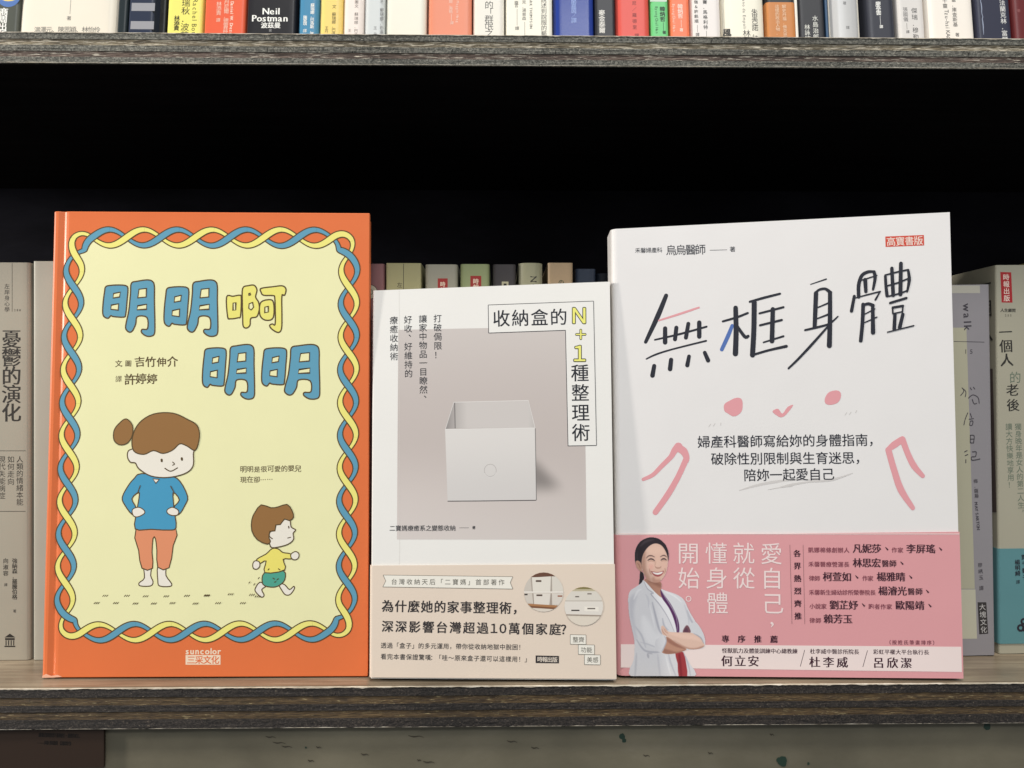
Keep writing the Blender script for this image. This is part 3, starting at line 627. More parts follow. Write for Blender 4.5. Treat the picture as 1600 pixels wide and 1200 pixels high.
# ------------------------------------------------------------------ 1. orange framed picture book (hardback)
ORANGE = paper(224, 116, 66, 0.38, 1.05, 0.05, 0.05, 0.45); CREAM = ink(232, 229, 180); BROWN = ink(86, 68, 40); BLUE = ink(94, 154, 180); YEL = ink(234, 226, 128)
f1 = Front((64.5, 1059), (574.5, 1057), (83.5, 330), (577.5, 333), 0.0115, R(2.5), 'orange hardback picture book with a twisted blue and yellow ribbon border', group=None)
def groove(a):
    u = a*f1.W; d = 0.0
    d += 0.0009*math.exp(-((u-0.0052)/0.0014)**2)
    if u < 0.002: d += 0.0009*(1-u/0.002)**2
    return d
fc = f1.slab('front_cover', 0, 1, 0, 1, 0, 0.0026, ORANGE, fn=groove, ns=120, bevel=0.0004)
f1.slab('back_cover', 0, 0.993, 0.0, 0.993, 0.0115-0.0024, 0.0115, ORANGE, bevel=0.0004)
f1.slab('spine', 0, 0.014, 0.0008, 0.9992, 0.00265, 0.00905, ORANGE)
f1.slab('page_block', 0.0145, 0.982, 0.012, 0.988, 0.00265, 0.00905, PAGES)
pl = f1.pl
# braid
cen = [(117, 371), (546, 371.5), (541, 986.5), (100, 988)]
halves = [8, 12, 8, 12]
def braid_path():
    pts = []; ph = 0.0; rc = 13.0
    for sidx in range(4):
        A = cen[sidx]; B = cen[(sidx+1) % 4]; L = math.hypot(B[0]-A[0], B[1]-A[1]); d = ((B[0]-A[0])/L, (B[1]-A[1])/L); nrm = (d[1], -d[0])
        n = 150
        for i in range(n):
            t = i/n; pts.append(((A[0]+d[0]*L*t, A[1]+d[1]*L*t), nrm, ph + math.pi*halves[sidx]*t, t*L, (1-t)*L, d))
        ph += math.pi*halves[sidx]
    # round the normals near corners
    out = []; N = len(pts)
    for i, p in enumerate(pts):
        k = 9; nx = sum(pts[(i+j) % N][1][0] for j in range(-k, k+1)); ny = sum(pts[(i+j) % N][1][1] for j in range(-k, k+1)); l = math.hypot(nx, ny)
        cx = sum(pts[(i+j) % N][0][0] for j in range(-k, k+1))/(2*k+1); cy = sum(pts[(i+j) % N][0][1] for j in range(-k, k+1))/(2*k+1)
        out.append(((cx, cy), (nx/l, ny/l), p[2]))
    return out
BP = braid_path(); NB = len(BP); AMP = 12.5
wob = lambda i, s: 0.7*nz(i*0.06, s)
def rib(i, sgn):
    (x, y), (nx, ny), ph = BP[i % NB]; o = AMP*sgn*math.cos(ph) + wob(i, sgn*3.7)
    return (x+nx*o, y+ny*o)
def rwid(i, sgn):
    ph = BP[i % NB][2]; return 6.6 - 2.4*sgn*math.sin(ph)
I = Ink(pl, 1)
I.poly([(lambda p: (p[0][0]-p[1][0]*(AMP*abs(math.cos(p[2]))), p[0][1]-p[1][1]*(AMP*abs(math.cos(p[2])))))(BP[i]) for i in range(0, NB, 2)])
I.done('cream_panel', CREAM, fc)
# every half twist of each ribbon is laid over or under the other one
inkB = {k: Ink(pl, l) for k, l in (('bu', 2), ('cu', 2.6), ('yu', 2.6), ('bo', 3.4), ('co', 4.0), ('yo', 4.0))}
segs = []
tot = sum(halves)
for h in range(tot):
    idx = [i for i in range(NB) if (BP[i][2]) >= h*math.pi - 0.001 and BP[i][2] < (h+1)*math.pi + 0.001]
    idx = list(range(idx[0]-1, idx[-1]+2))
    for sgn in (1, -1):
        over = (h % 2 == 1) == (sgn > 0)
        pts = [rib(i, sgn) for i in idx]; ws = [rwid(i, sgn) for i in idx]
        lay = 'o' if over else 'u'
        for q_ in inkB.values(): q_.cut(); q_.m = (h % 2)*1.5e-6
        inkB['b'+lay].stroke(pts, [q_+3.6 for q_ in ws], cap=False)
        inkB[('y' if sgn > 0 else 'c')+lay].stroke(pts, ws, cap=False)
for k_, I in inkB.items():
    I.done('ribbon_outline' if k_[0] == 'b' else 'ribbon', {'b': BROWN, 'c': BLUE, 'y': YEL}[k_[0]], fc)
# bubble title
NICHI = [(395,480),(425,472),(480,470),(515,475),(525,495),(520,560),(512,640),(500,658),(440,655),(425,650),(408,665),(385,655),(377,630),(380,570),(388,510)]
NH = [[(441,520),(480,512),(476,540),(438,546)], [(427,588),(470,580),(468,617),(425,612)]]
TSUKI = [(545,460),(580,448),(640,440),(670,450),(680,480),(680,560),(683,700),(680,755),(660,770),(630,768),(605,748),(608,730),(640,725),(636,660),(580,655),(570,700),(550,740),(530,745),(512,725),(515,690),(530,620),(540,520)]
TH = [[(590,495),(633,490),(632,540),(583,545)], [(582,592),(634,583),(634,612),(578,615)]]
def px1(o):
    return lambda x, y: (o[0]+x/3.75, o[1]+y/3.75)
def bubble(shapes, tf, mat, lay=2):
    a = Ink(pl, lay, tf); b_ = Ink(pl, lay+1, tf); c_ = Ink(pl, lay+2, tf); d_ = Ink(pl, lay+3, tf)
    for outer, holes in shapes:
        P = smooth_pts(outer, 4, True); a.poly(P); 
        b_.stroke(P, 8.0, closed=True)
        for h in holes:
            c_.poly(h); d_.stroke(h + [h[0], h[1]], 6.0, cap=True)
    a.done('title_letter', mat, fc); b_.done('letter_outline', BROWN, fc); c_.done('letter_opening', CREAM, fc); d_.done('letter_outline', BROWN, fc)
sN = (377, 470, 525, 665); sT = (512, 440, 683, 770)
for org, dn, dt in (((60,320), sN, sT), ((60,320), (736, 480, 882, 712), (873, 440, 1052, 770)), ((320,320), (-14, 838, 126, 1070), (118, 818, 292, 1138)), ((320,320), (333, 838, 480, 1062), (468, 818, 674, 1138))):
    bubble([(map_box(NICHI, sN, dn), [map_box(h, sN, dn) for h in NH]), (map_box(TSUKI, sT, dt), [map_box(h, sT, dt) for h in TH])], px1(org), BLUE)
bubble([([(128,540),(165,536),(205,530),(214,545),(210,650),(195,662),(150,668),(134,655)], [[(166,576),(182,574),(181,616),(166,618)]]),
        ([(222,490),(255,474),(290,472),(306,500),(298,540),(315,570),(320,610),(305,655),(270,665),(265,705),(245,722),(225,710),(222,650),(220,580)], [[(258,520),(265,518),(268,528),(259,530)], [(260,580),(280,572),(286,600),(272,616),(258,606)]]),
        ([(330,490),(400,480),(455,475),(476,495),(468,530),(452,535),(452,640),(450,725),(430,748),(395,730),(380,708),(395,698),(412,700),(413,620),(410,545),(400,532),(345,530),(330,512)], []),
        ([(328,572),(385,556),(404,580),(404,650),(385,675),(345,672),(322,640)], [[(352,600),(372,595),(372,628),(352,632)]])], px1((320,320)), ink(230, 222, 120))
I = Ink(pl, 2); I.jit = 0.07
I.text('文．圖', 180, 568, 206, 568, 10, .015); I.text('吉竹伸介', 210, 566, 278, 565, 15.5, .02); I.text('譯', 180, 592, 190, 592, 10); I.text('許婷婷', 195, 592, 246, 592, 15.5, .02)
I.text('明明是很可愛的嬰兒', 375, 733, 471, 732, 10, .012); I.text('現在卻⋯⋯', 375, 749, 428, 749, 10, .012)
tf = lambda x, y: (60+x/2.667, 620+y/2.667); tf4 = lambda x, y: (320+x/2.607, 620+y/2.607)
I.tf = tf
for x, y in ((268,832),(358,832),(436,834),(522,834),(608,832),(690,830),(232,862),(312,862),(394,864),(470,864),(548,862),(644,864)):
    for q in range(3): I.stroke([(x+q*8+nz(x, q)*3, y+nz(y, q)*5), (x+q*8+6, y-6+nz(x, y+q)*6)], 3)
I.tf = tf4
for x, y in ((0,812),(95,806),(44,842),(145,842),(205,815),(180,758),(200,765),(218,740),(182,808)):
    for q in range(3 if y > 800 else 1): I.stroke([(x+q*8, y+nz(y, q)*4), (x+q*8+5, y-5)], 3)
I.done('lettering', ink(92, 76, 48), fc)
# publisher's mark
I = Ink(pl, 1); I.poly([(290, 1023.5), (344.5, 1023.5), (344.5, 1038.5), (290, 1038.5)]); I.text('suncolor', 290, 1017, 345, 1017, 12.5, .03); I.done('publisher_mark', ink(240, 214, 190), fc)
I = Ink(pl, 2); I.text('三采文化', 292, 1031, 343, 1031, 12.5, .015); I.done('publisher_mark', ink(222, 112, 66), fc)
# drawn figures (a plain woman and a plain walking boy)
def figure(parts, tf, outl=4.5, name='drawn_figure'):
    lay = 2.0
    for pts, col, sm, ow in parts:
        P = smooth_pts(pts, sm, True) if sm else pts
        if col is not None:
            I = Ink(pl, lay, tf); I.poly(P); I.done(name, ink(*col), fc); lay += 0.35
            if ow: I = Ink(pl, lay, tf); I.stroke(P, ow, closed=True); I.done('drawn_outline', BROWN, fc); lay += 0.35
        else:
            I = Ink(pl, lay, tf); I.stroke(pts, ow, sm=4); I.done('drawn_outline', BROWN, fc)
SK = (232, 226, 214); HAIR = (146, 106, 62); TEAL = (78, 160, 140)
figure([
    ([(440,705),(470,705),(468,745),(478,770),(468,788),(425,788),(420,775),(442,755)], SK, 3, 4.5),
    ([(498,705),(530,705),(532,745),(555,778),(548,790),(505,788),(498,765)], SK, 3, 4.5),
    ([(408,545),(572,545),(562,620),(545,712),(498,710),(494,640),(488,590),(478,590),(474,650),(476,714),(432,714),(418,640)], (220, 142, 104), 2, 4.5),
    ([(430,320),(548,330),(590,352),(622,415),(612,450),(585,490),(562,465),(588,430),(562,400),(566,470),(574,545),(540,555),(470,552),(404,550),(410,480),(420,420),(418,398),(390,425),(408,465),(392,490),(360,450),(350,418),(375,370),(400,340)], (70, 150, 188), 3, 4.8),
    ([(392,470),(418,460),(440,472),(442,486),(415,500),(396,495)], SK, 3, 4),
    ([(538,470),(560,460),(584,474),(580,492),(556,494),(538,484)], SK, 3, 4),
    ([(338,110),(366,92),(392,118),(392,160),(372,192),(340,200),(316,180),(316,140)], HAIR, 4, 4.5),
    ([(372,250),(376,225),(400,214),(430,190),(520,160),(640,200),(646,240),(644,290),(610,320),(540,336),(470,330),(420,300),(405,276),(384,272)], SK, 4, 4.8),
    ([(398,225),(392,170),(420,110),(480,72),(560,68),(625,96),(662,120),(672,165),(655,222),(620,205),(590,196),(560,222),(520,236),(480,224),(440,240)], HAIR, 4, 4.8),
    ([(514,262),(515,268)], None, 0, 9), ([(598,256),(599,262)], None, 0, 9),
    ([(560,272),(568,280),(560,285)], None, 0, 4.0), ([(528,298),(552,310),(580,296)], None, 0, 4.5),
    ([(478,342),(490,360),(504,344)], SK, 0, 3.5), ([(425,370),(416,395)], None, 0, 4), ([(552,372),(566,398)], None, 0, 4)], tf)
figure([
    ([(300,760),(325,765),(345,785),(362,772),(365,782),(348,805),(328,806),(312,785)], SK, 3, 4.5),
    ([(225,755),(250,770),(232,785),(242,808),(230,816),(208,795),(206,780)], SK, 3, 4.5),
    ([(244,715),(320,708),(326,745),(300,770),(268,775),(236,762)], TEAL, 3, 4.5),
    ([(250,640),(275,618),(300,620),(318,634),(350,640),(352,660),(320,662),(326,705),(245,716),(250,668),(222,680),(212,662)], (232, 220, 112), 3, 4.5),
    ([(196,680),(205,668),(222,672),(224,690),(212,702),(198,698)], SK, 3, 4.2), ([(352,640),(370,630),(384,640),(380,658),(364,664),(352,655)], SK, 3, 4.2),
    ([(262,560),(270,540),(310,500),(345,500),(352,530),(370,542),(360,556),(362,580),(340,600),(298,612),(268,610)], SK, 3, 4.5),
    ([(230,440),(270,452),(300,448),(335,438),(355,462),(362,490),(345,504),(325,498),(308,520),(290,522),(286,546),(266,548),(262,575),(268,588),(255,600),(215,582),(192,545),(192,500),(205,470)], HAIR, 2, 4.5),
    ([(278,545),(266,552),(264,568),(276,578)], None, 0, 4), ([(342,528),(343,534)], None, 0, 5), ([(338,575),(350,572)], None, 0, 3.5),
    ([(258,705),(262,700)], None, 0, 3.5), ([(300,700),(306,704)], None, 0, 3.5), ([(278,738),(284,742)], None, 0, 3.5), ([(294,745),(300,740)], None, 0, 3.5), ([(284,755),(290,752)], None, 0, 3.5)], tf4)
# rubbed corner
I = Ink(pl, 1); I.poly([(66, 1056), (72, 1053), (80, 1056), (90, 1054.5), (97, 1057.5), (84, 1058.7), (66, 1059)]); I.done('worn_corner', ink(240, 178, 150), fc)

# ------------------------------------------------------------------ 2. white box cover paperback
WHITE = paper(238, 236, 232, 0.42, 1.0, 0.02, 0.05, 0.4)
f2 = Front((579, 1060), (962, 1062.5), (582.5, 454), (952.8, 440), 0.017, R(4.5), 'white paperback with a photographed open grey box on its cover and a beige paper band', group=None)
cv = f2.wrap('cover', WHITE, 0.0008, 0.0004)
f2.slab('page_block', 0.006, 0.996, 0.0006, 0.9994, 0.0005, 0.0165, PAGES)
pl = f2.pl; tf = lambda x, y: (570+x/2.79, 430+y/2.79)
# printed photo panel, shaded as the printed picture is
def photo_grid(I, pts, fn, nu=46, nv=56):
    (x0,y0),(x1,y1),(x2,y2),(x3,y3) = pts  # tl tr br bl
    uv = []; cols = []
    for j in range(nv+1):
        for i in range(nu+1):
            a, t = i/nu, j/nv
            x = (x0*(1-a)+x1*a)*(1-t)+(x3*(1-a)+x2*a)*t; y = (y0*(1-a)+y1*a)*(1-t)+(y3*(1-a)+y2*a)*t
            uv.append(I.q(x, y)); cols.append(fn(x, y))
    b0 = len(I.V); I.m += 1e-6
    for (u, v), c in zip(uv, cols): I.V.append(I.pl.at(u, v, I.base+I.m)); I.cols.append(c)
    for j in range(nv):
        for i in range(nu):
            a = b0+j*(nu+1)+i; I.F.append((a, a+nu+1, a+nu+2, a+1))
def sst(a, b, x): t = min(1, max(0, (x-a)/(b-a))); return t*t*(3-2*t)
def bgc(x, y):
    base = 1.0; t = (y-240)/910
    g = [206-10*math.sin(t*3.0)*0.9, 198-11*math.sin(t*3.0), 194-11*math.sin(t*3.0)]
    g = [v + 10*sst(700, 1000, y)*(1 - (x-150)/1400) for v in g]
    # the printed soft shadow at the right of the box
    s_ = sst(980, 860, y)*sst(730, 860, y) if y < 1000 else 0
    wd = 745 + 110*sst(770, 930, y) ; s_ = sst(wd+30, wd-70, x)*sst(765, 830, y)*sst(975, 890, y) if x > 735 else 0
    g = [v*(1-0.30*s_) for v in g]
    return pc(*g, 1.0)
I = Ink(pl, 1, tf)
photo_grid(I, [(146,238),(955,222),(967,1153),(140,1152)], bgc)
I.done('cover_photo', PHOTO, cv)
I = Ink(pl, 2, tf)
def shade(pts, ca, cb, ax):
    """printed tone running across a facet of the pictured box"""
    photo_grid(I, pts, lambda x, y: pc(*[ca[i]+(cb[i]-ca[i])*sst(ax[1], ax[2], (x if ax[0] == 'x' else y)) for i in range(3)], 1.0), 12, 8)
shade([(390,552),(713,545),(738,665),(390,668)], (182,177,174), (207,201,198), ('x', 385, 450))
shade([(390,552),(391,552),(392,668),(352,670)], (150,145,143), (176,170,168), ('x', 350, 392))
shade([(713,545),(714,545),(742,664),(714,664)], (206,201,198), (196,190,187), ('x', 712, 742))
I.m += 5e-6
shade([(350,672),(742,666),(747,980),(361,984)], (222,218,215), (212,208,206), ('y', 670, 980))
I.m += 5e-6
I.stroke([(388,554),(713,546),(742,665)], 3, cap=False, col=pc(226,222,219,1.0)); I.stroke([(388,554),(351,672)], 3, cap=False, col=pc(214,210,207,1.0)); I.stroke([(350,672),(742,666)], 3, cap=False, col=pc(232,229,226,1.0))
I.stroke([(392,556),(394,668)], 3, cap=False, col=pc(96,92,92,1.0))
I.stroke([(361,985),(500,984),(747,981)], 3.5, cap=False, col=pc(84,80,80,1.0)); I.stroke([(743,668),(748,980)], 3, cap=False, col=pc(128,124,122,1.0))
I.stroke([(547+26*math.cos(i*.2), 851+27*math.sin(i*.2)) for i in range(32)], 2.0, closed=True, col=pc(178,172,170,1.0))
I.stroke([(547+26*math.cos(.3+i*.13), 853+27*math.sin(.3+i*.13)) for i in range(20)], 1.6, cap=False, col=pc(232,230,228,1.0))
I.done('printed_box', PHOTO, cv)
# title frame
I = Ink(pl, 3, tf); I.poly([(538,130),(997,113),(1010,742),(886,744),(875,240),(540,252)]); I.done('title_frame', WHITE, cv)
I = Ink(pl, 3.6, tf); I.stroke([(538,130),(997,113)], 2.6, cap=False)
for a_, b_ in (((997,113),(1010,742)), ((1010,742),(886,744)), ((886,744),(875,240)), ((875,240),(540,252)), ((540,252),(538,130))): I.stroke([a_, b_], 2.6, cap=False)
DK = ink(36, 38, 46)
I.done('title_frame', DK, cv)
I = Ink(pl, 4, tf); s_ = 1/2.79
I.text('收納盒的', 556, 189, 884, 181, 72*s_, .008); I.vtext('種整理術', 937, 386, 943, 726, 74*s_, .008)
I.vtext('打破侷限！', 317, 170, 319, 366, 34*s_); I.vtext('讓家中物品一目瞭然、', 253, 172, 256, 556, 34*s_); I.vtext('好收、好維持的', 188, 175, 191, 447, 34*s_); I.vtext('療癒收納術', 126, 178, 128, 372, 34*s_)
I.text('二寶媽療癒系之變態收納', 107, 1103, 397, 1102, 25*s_, .004); I.text('著', 468, 1100, 483, 1100, 14*s_, .01); I.stroke([(412, 1101), (454, 1101)], 1.2, cap=False)
I.done('lettering', DK, cv)
I = Ink(pl, 4, tf)
NUM = (('Ｎ', 936, 175, 84), ('＋', 932, 258, 52), ('１', 938, 340, 84))
for ch, x_, y, h in NUM: I.text(ch, x_-h*.36, y, x_+h*.36, y, h*s_, 0.05 if h > 60 else 0.07)
I.done('title_outline', DK, cv)
I = Ink(pl, 5, tf)
for ch, x_, y, h in NUM: I.text(ch, x_-h*.36, y, x_+h*.36, y, h*s_, 0.012 if h > 60 else 0.022)
I.done('title_letter', ink(232, 228, 120), cv)
# hinge crease
I = Ink(pl, 2, tf); I.stroke([(150, 66), (152, 1200), (150, 1290)], 1.2, cap=False); I.done('hinge_crease', ink(206, 202, 196), cv)
# paper band
BEI = paper(228, 212, 196, 0.45, 1.02, 0.02, 0.05, 0.4)
def t_at(F, y, x):
    # height fraction up the cover of a photographed point
    u, v = F.pl.uv(x, y); a = (u - F.c[0][0]) / (F.c[1][0] - F.c[0][0])
    v0 = F.c[0][1]*(1-a)+F.c[1][1]*a; v1 = F.c[2][1]*(1-a)+F.c[3][1]*a; return (v-v0)/(v1-v0)
tb = (t_at(f2, 879.5, 580) + t_at(f2, 885, 960))/2
bd = f2.wrap('belly_band', BEI, 0.0010, 0.00018, t0=0.0035, t1=tb, off=0.0007, a1=1.0)
bp = Plane(pl.O + pl.n*0.00075, pl.eu, pl.ev)
tb2 = lambda x, y: (570+x/3.9, 860+y/3.9); s_ = 1/3.9
I = Ink(bp, 1, tb2); I.poly([(112,150),(902,160),(886,196),(902,235),(110,222),(128,186)]); 
for r_ in ((1252,514,1348,572), (1301,575,1399,634), (1338,636,1435,696)): I.cut(); I.poly([(r_[0],r_[1]-1),(r_[2],r_[1]+1),(r_[2],r_[3]+1),(r_[0],r_[3]-1)])
I.done('title_frame', ink(232, 228, 218), bd)
OL = ink(96, 92, 82)
I = Ink(bp, 2, tb2)
for Q in ([(112,150),(902,160),(886,196),(902,235),(110,222),(128,186)], [(1252,513),(1348,515),(1348,573),(1252,571)], [(1301,574),(1399,576),(1399,635),(1301,633)], [(1338,635),(1435,637),(1435,697),(1338,695)]):
    for a_, b_ in zip(Q, Q[1:]+Q[:1]): I.stroke([a_, b_], 2.4, cap=False)
I.text('台灣收納天后「二寶媽」首部著作', 160, 190, 852, 194, 36*s_)
for t_, x_, y_ in (('整齊', 1266, 543), ('功能', 1315, 605), ('美感', 1352, 666)): I.text(t_, x_, y_, x_+72, y_+1, 34*s_)
I.done('lettering', OL, bd)
I = Ink(bp, 1, tb2)
I.text('為什麼她的家事整理術，', 102, 338, 975, 352, 72*s_, .018); I.text('深深影響台灣超過１０萬個家庭？', 102, 462, 1252, 482, 70*s_, .018)
I.text('透過「盒子」的多元運用，帶你從收納地獄中脫困！', 96, 578, 972, 590, 35*s_, .004); I.text('看完本書保證驚嘆：「哇～原來盒子還可以這樣用！」', 96, 646, 1010, 664, 35*s_, .004)
I.poly([(1041,640),(1183,643),(1183,688),(1041,686)])
I.done('lettering', ink(48, 44, 46), bd)
I = Ink(bp, 2, tb2); I.text('時報出版', 1050, 663, 1175, 666, 32*s_, .012); I.done('publisher_mark', ink(226, 214, 200), bd)
# two round printed photos of storage boxes
I = Ink(bp, 1.5, tb2)
def clipped(cx, cy, r, shapes):
    for pts, col in shapes:
        # clip polygon against the circle by sampling (Sutherland-Hodgman with a 28-gon)
        P = list(pts); n = 28
        for k_ in range(n):
            a0 = 2*math.pi*k_/n; a1 = 2*math.pi*(k_+1)/n; A = (cx+r*math.cos(a0), cy+r*math.sin(a0)); B = (cx+r*math.cos(a1), cy+r*math.sin(a1)); out = []
            ins = lambda p: (B[0]-A[0])*(p[1]-A[1])-(B[1]-A[1])*(p[0]-A[0]) >= 0
            for i in range(len(P)):
                c_, d_ = P[i], P[(i+1) % len(P)]
                if ins(c_): out.append(c_)
                if ins(c_) != ins(d_):
                    f0 = (B[0]-A[0])*(c_[1]-A[1])-(B[1]-A[1])*(c_[0]-A[0]); f1_ = (B[0]-A[0])*(d_[1]-A[1])-(B[1]-A[1])*(d_[0]-A[0]); t = f0/(f0-f1_)
                    out.append((c_[0]+(d_[0]-c_[0])*t, c_[1]+(d_[1]-c_[1])*t))
            P = out
            if len(P) < 3: break
        if len(P) >= 3: I.m += 4e-6; I.poly(P, col=pc(*col))
R4 = lambda a, b, c, d: [(a,b),(c,b),(c,d),(a,d)]
clipped(1090, 254, 120, [(R4(960,130,1220,390), (206,196,184)), (R4(960,130,1220,163), (104,72,58)), (R4(960,165,1018,250), (200,192,182)), ([(1018,165),(1134,158),(1130,250),(1022,250)], (222,216,206)),
    ([(1140,158),(1220,160),(1220,250),(1142,250)], (214,208,198)), ([(1134,158),(1140,158),(1142,250),(1131,250)], (168,158,148)), ([(1010,165),(1018,165),(1024,250),(1018,250)], (172,160,150)),
    (R4(1042,181,1076,192), (92,76,66)), (R4(960,250,1220,258), (232,226,218)), ([(1028,262),(1132,262),(1124,332),(1030,328)], (220,213,204)), ([(960,262),(1020,262),(1026,322),(960,316)], (206,198,188)), ([(1140,262),(1220,262),(1220,330),(1140,332)], (212,205,196)),
    ([(1020,262),(1028,262),(1032,330),(1026,326)], (166,154,144)), ([(1132,262),(1140,262),(1142,334),(1126,334)], (164,152,142)), (R4(1046,268,1082,278), (84,66,58)), (R4(972,264,992,273), (70,62,60)), (R4(1175,274,1204,282), (150,88,60)),
    ([(960,322),(1220,338),(1220,352),(960,334)], (168,120,82)), ([(960,334),(1220,352),(1220,362),(960,346)], (122,84,60)), ([(990,348),(1220,362),(1220,400),(990,400)], (216,206,194))])
clipped(1334, 340, 118, [(R4(1200,210,1460,470), (214,206,192)), (R4(1200,215,1460,236), (130,120,78)), (R4(1200,236,1460,248), (188,178,150)), ([(1225,250),(1445,248),(1445,305),(1225,303)], (214,208,198)), (R4(1215,303,1455,311), (196,188,178)),
    ([(1215,311),(1455,311),(1455,396),(1215,392)], (220,214,206)), (R4(1282,278,1306,285), (96,86,80)), (R4(1356,260,1382,268), (130,120,112)), ([(1338,342),(1425,344),(1425,372),(1338,370)], (232,226,216)), (R4(1258,361,1308,369), (70,64,62)), (R4(1356,350,1404,358), (110,102,96)),
    ([(1225,388),(1455,394),(1455,402),(1225,396)], (160,146,134)), (R4(1200,402,1460,470), (218,208,194))])
I.done('printed_photo', PHOTO, bd)

# ------------------------------------------------------------------ 3. white paperback with brush title and pink band
WHITE3 = paper(236, 233, 232, 0.42, 1.0, 0.02, 0.05, 0.4)
f3 = Front((965, 1055.5), (1503.5, 1060), (954.5, 358), (1484, 331.5), 0.021, R(3.0), 'tall white paperback with a brush title and a pink band picturing a woman', group=None)
cv = f3.wrap('cover', WHITE3, 0.0032, 0.0004)
f3.slab('page_block', 0.01, 0.996, 0.0006, 0.9994, 0.0005, 0.0205, PAGES)
pl = f3.pl; tA = px1((940,320)); tB = px1((1220,320)); DK3 = ink(38, 40, 50)
I = Ink(pl, 2, tA)
for P, wd in (([(378,532),(330,650),(258,804)], [24,30,20]), ([(312,791),(460,757),(615,714)], [10,13,12]), ([(372,724),(372,806)], [25,27]), ([(438,720),(430,788)], [24,24]), ([(508,697),(494,778)], [23,24]), ([(572,690),(572,772)], [26,26]),
              ([(262,903),(320,876),(420,845),(612,797)], [8,11,10,11]), ([(308,944),(298,1000)], [24,27]), ([(407,908),(401,962)], [25,27]), ([(512,888),(502,940)], [22,25]), ([(604,866),(624,912)], [22,25]),
              ([(710,683),(790,660),(856,634)], [12,14,13]), ([(785,604),(788,740),(784,872)], [27,30,32]), ([(790,705),(838,772),(858,770)], [16,20,18]), ([(868,568),(950,545),(1045,521)], [13,15,13]), ([(894,572),(892,730),(884,880)], [30,30,30]), ([(884,880),(980,852),(1082,829)], [14,14,18]),
              ([(925,636),(1065,600)], [12,13]), ([(928,706),(1055,675)], [13,14]), ([(948,806),(1065,770)], [9,12]), ([(1003,612),(998,798)], [26,28])):
    if P[0] == (710,683): I.cut()
    I.stroke(P, wd, sm=4 if len(P) > 2 else 0)
I.cut(); I.tf = tB
for P, wd in (([(174,466),(266,435)], [5,8]), ([(206,518),(202,620),(198,716)], [26,26,24]), ([(206,512),(228,496),(262,493),(290,515)], [14,14,16,22]), ([(288,515),(288,660),(284,825)], [24,26,30]), ([(218,601),(282,574)], [8,10]), ([(215,666),(278,642)], [8,12]),
              ([(142,734),(220,716),(285,696),(334,654)], [12,14,12,8]), ([(276,712),(180,820),(100,905),(45,958)], [12,16,14,12]),
              ([(456,540),(456,470),(474,415),(510,393),(546,392)], [20,22,20,18,14]), ([(546,392),(552,430),(540,496)], [18,20,14]), ([(472,442),(562,414)], [8,8]), ([(494,440),(498,508)], [24,20]), ([(440,545),(510,526),(582,508)], [7,9,9]), ([(580,510),(554,556)], [9,12]), ([(430,536),(414,622)], [18,20]),
              ([(482,584),(478,690),(468,796)], [22,22,22]), ([(482,588),(512,580),(540,590)], [14,18,20]), ([(538,592),(540,748)], [20,26]), ([(492,640),(550,610)], [7,8]), ([(490,690),(562,658)], [7,8]),
              ([(612,418),(616,480),(622,532)], [16,18,20]), ([(610,412),(680,394),(746,380)], [9,10,10]), ([(746,384),(752,440),(740,508)], [14,20,12]), ([(622,538),(700,518),(744,500)], [9,10,9]), ([(650,372),(658,530)], [20,22]), ([(703,344),(700,524)], [22,24]), ([(618,476),(690,455),(758,426)], [9,10,8]),
              ([(640,575),(735,546)], [14,14]), ([(655,602),(715,592)], [14,14]), ([(715,594),(712,628)], [10,10]), ([(654,604),(656,636)], [10,10]), ([(656,638),(712,626)], [8,8]), ([(668,642),(664,728)], [20,22]), ([(714,642),(696,718)], [20,22]), ([(624,746),(778,708)], [7,8])):
    if P[0] == (456,540): I.cut()
    I.stroke(P, wd, sm=4 if len(P) > 2 else 0)
I.done('brush_title', DK3, cv)
PK = ink(222, 156, 162); T5 = lambda x, y: (940+x/5, 600+y/5); T6 = lambda x, y: (1220+x/5, 600+y/5)
I = Ink(pl, 2, tA); I.stroke([(335,678),(450,642),(570,602)], [9,13,11], sm=4)
I.cut(); I.tf = T5
I.poly([(958,160),(1000,130),(1050,108),(1090,115),(1102,155),(1095,210),(1060,245),(1025,252),(990,232),(960,210)], 4); I.cut()
I.poly([(1335,212),(1378,193),(1412,232),(1452,180),(1497,165),(1440,240),(1400,260),(1360,240)], 3); I.cut()
I.stroke([(325,745),(400,710),(470,640),(540,570),(570,520),(600,490)], [26,32,36,40,50,66], sm=5); I.stroke([(600,500),(640,525),(662,570),(658,600)], [60,60,48,46], sm=4); I.stroke([(658,592),(600,720),(520,860),(420,1002)], [46,44,48,44], sm=5)
I.cut(); I.tf = T6
I.poly([(345,110),(375,65),(430,50),(465,65),(467,110),(440,148),(385,163),(348,150)], 4); I.cut()
I.stroke([(835,515),(885,475),(945,435)], [36,54,50], sm=3); I.stroke([(950,430),(990,540),(1040,640),(1108,718)], [46,46,50,34], sm=5); I.stroke([(840,515),(890,690),(940,830),(1030,968)], [48,50,54,36], sm=5)
I.done('pink_mark', PK, cv)
I = Ink(pl, 2.5, tA); I.stroke([(765,708),(740,770),(704,848)], [20,24,22], sm=3); I.done('blue_mark', ink(82, 112, 176), cv)
I = Ink(pl, 1, T5)
for P in ([(838,334),(852,314)], [(873,328),(886,310)], [(932,304),(930,320)]): I.stroke(P, 7); I.cut()
I.stroke([(1075,832),(1200,795),(1330,768),(1500,748),(1700,752)], [6,18,22,14,8], sm=4); I.stroke([(1300,826),(1400,808),(1490,800)], [5,9,5], sm=3)
I.tf = T6
I.cut()
for P in ([(502,242),(514,224)], [(536,238),(548,220)], [(584,224),(592,208)]): I.stroke(P, 7); I.cut()
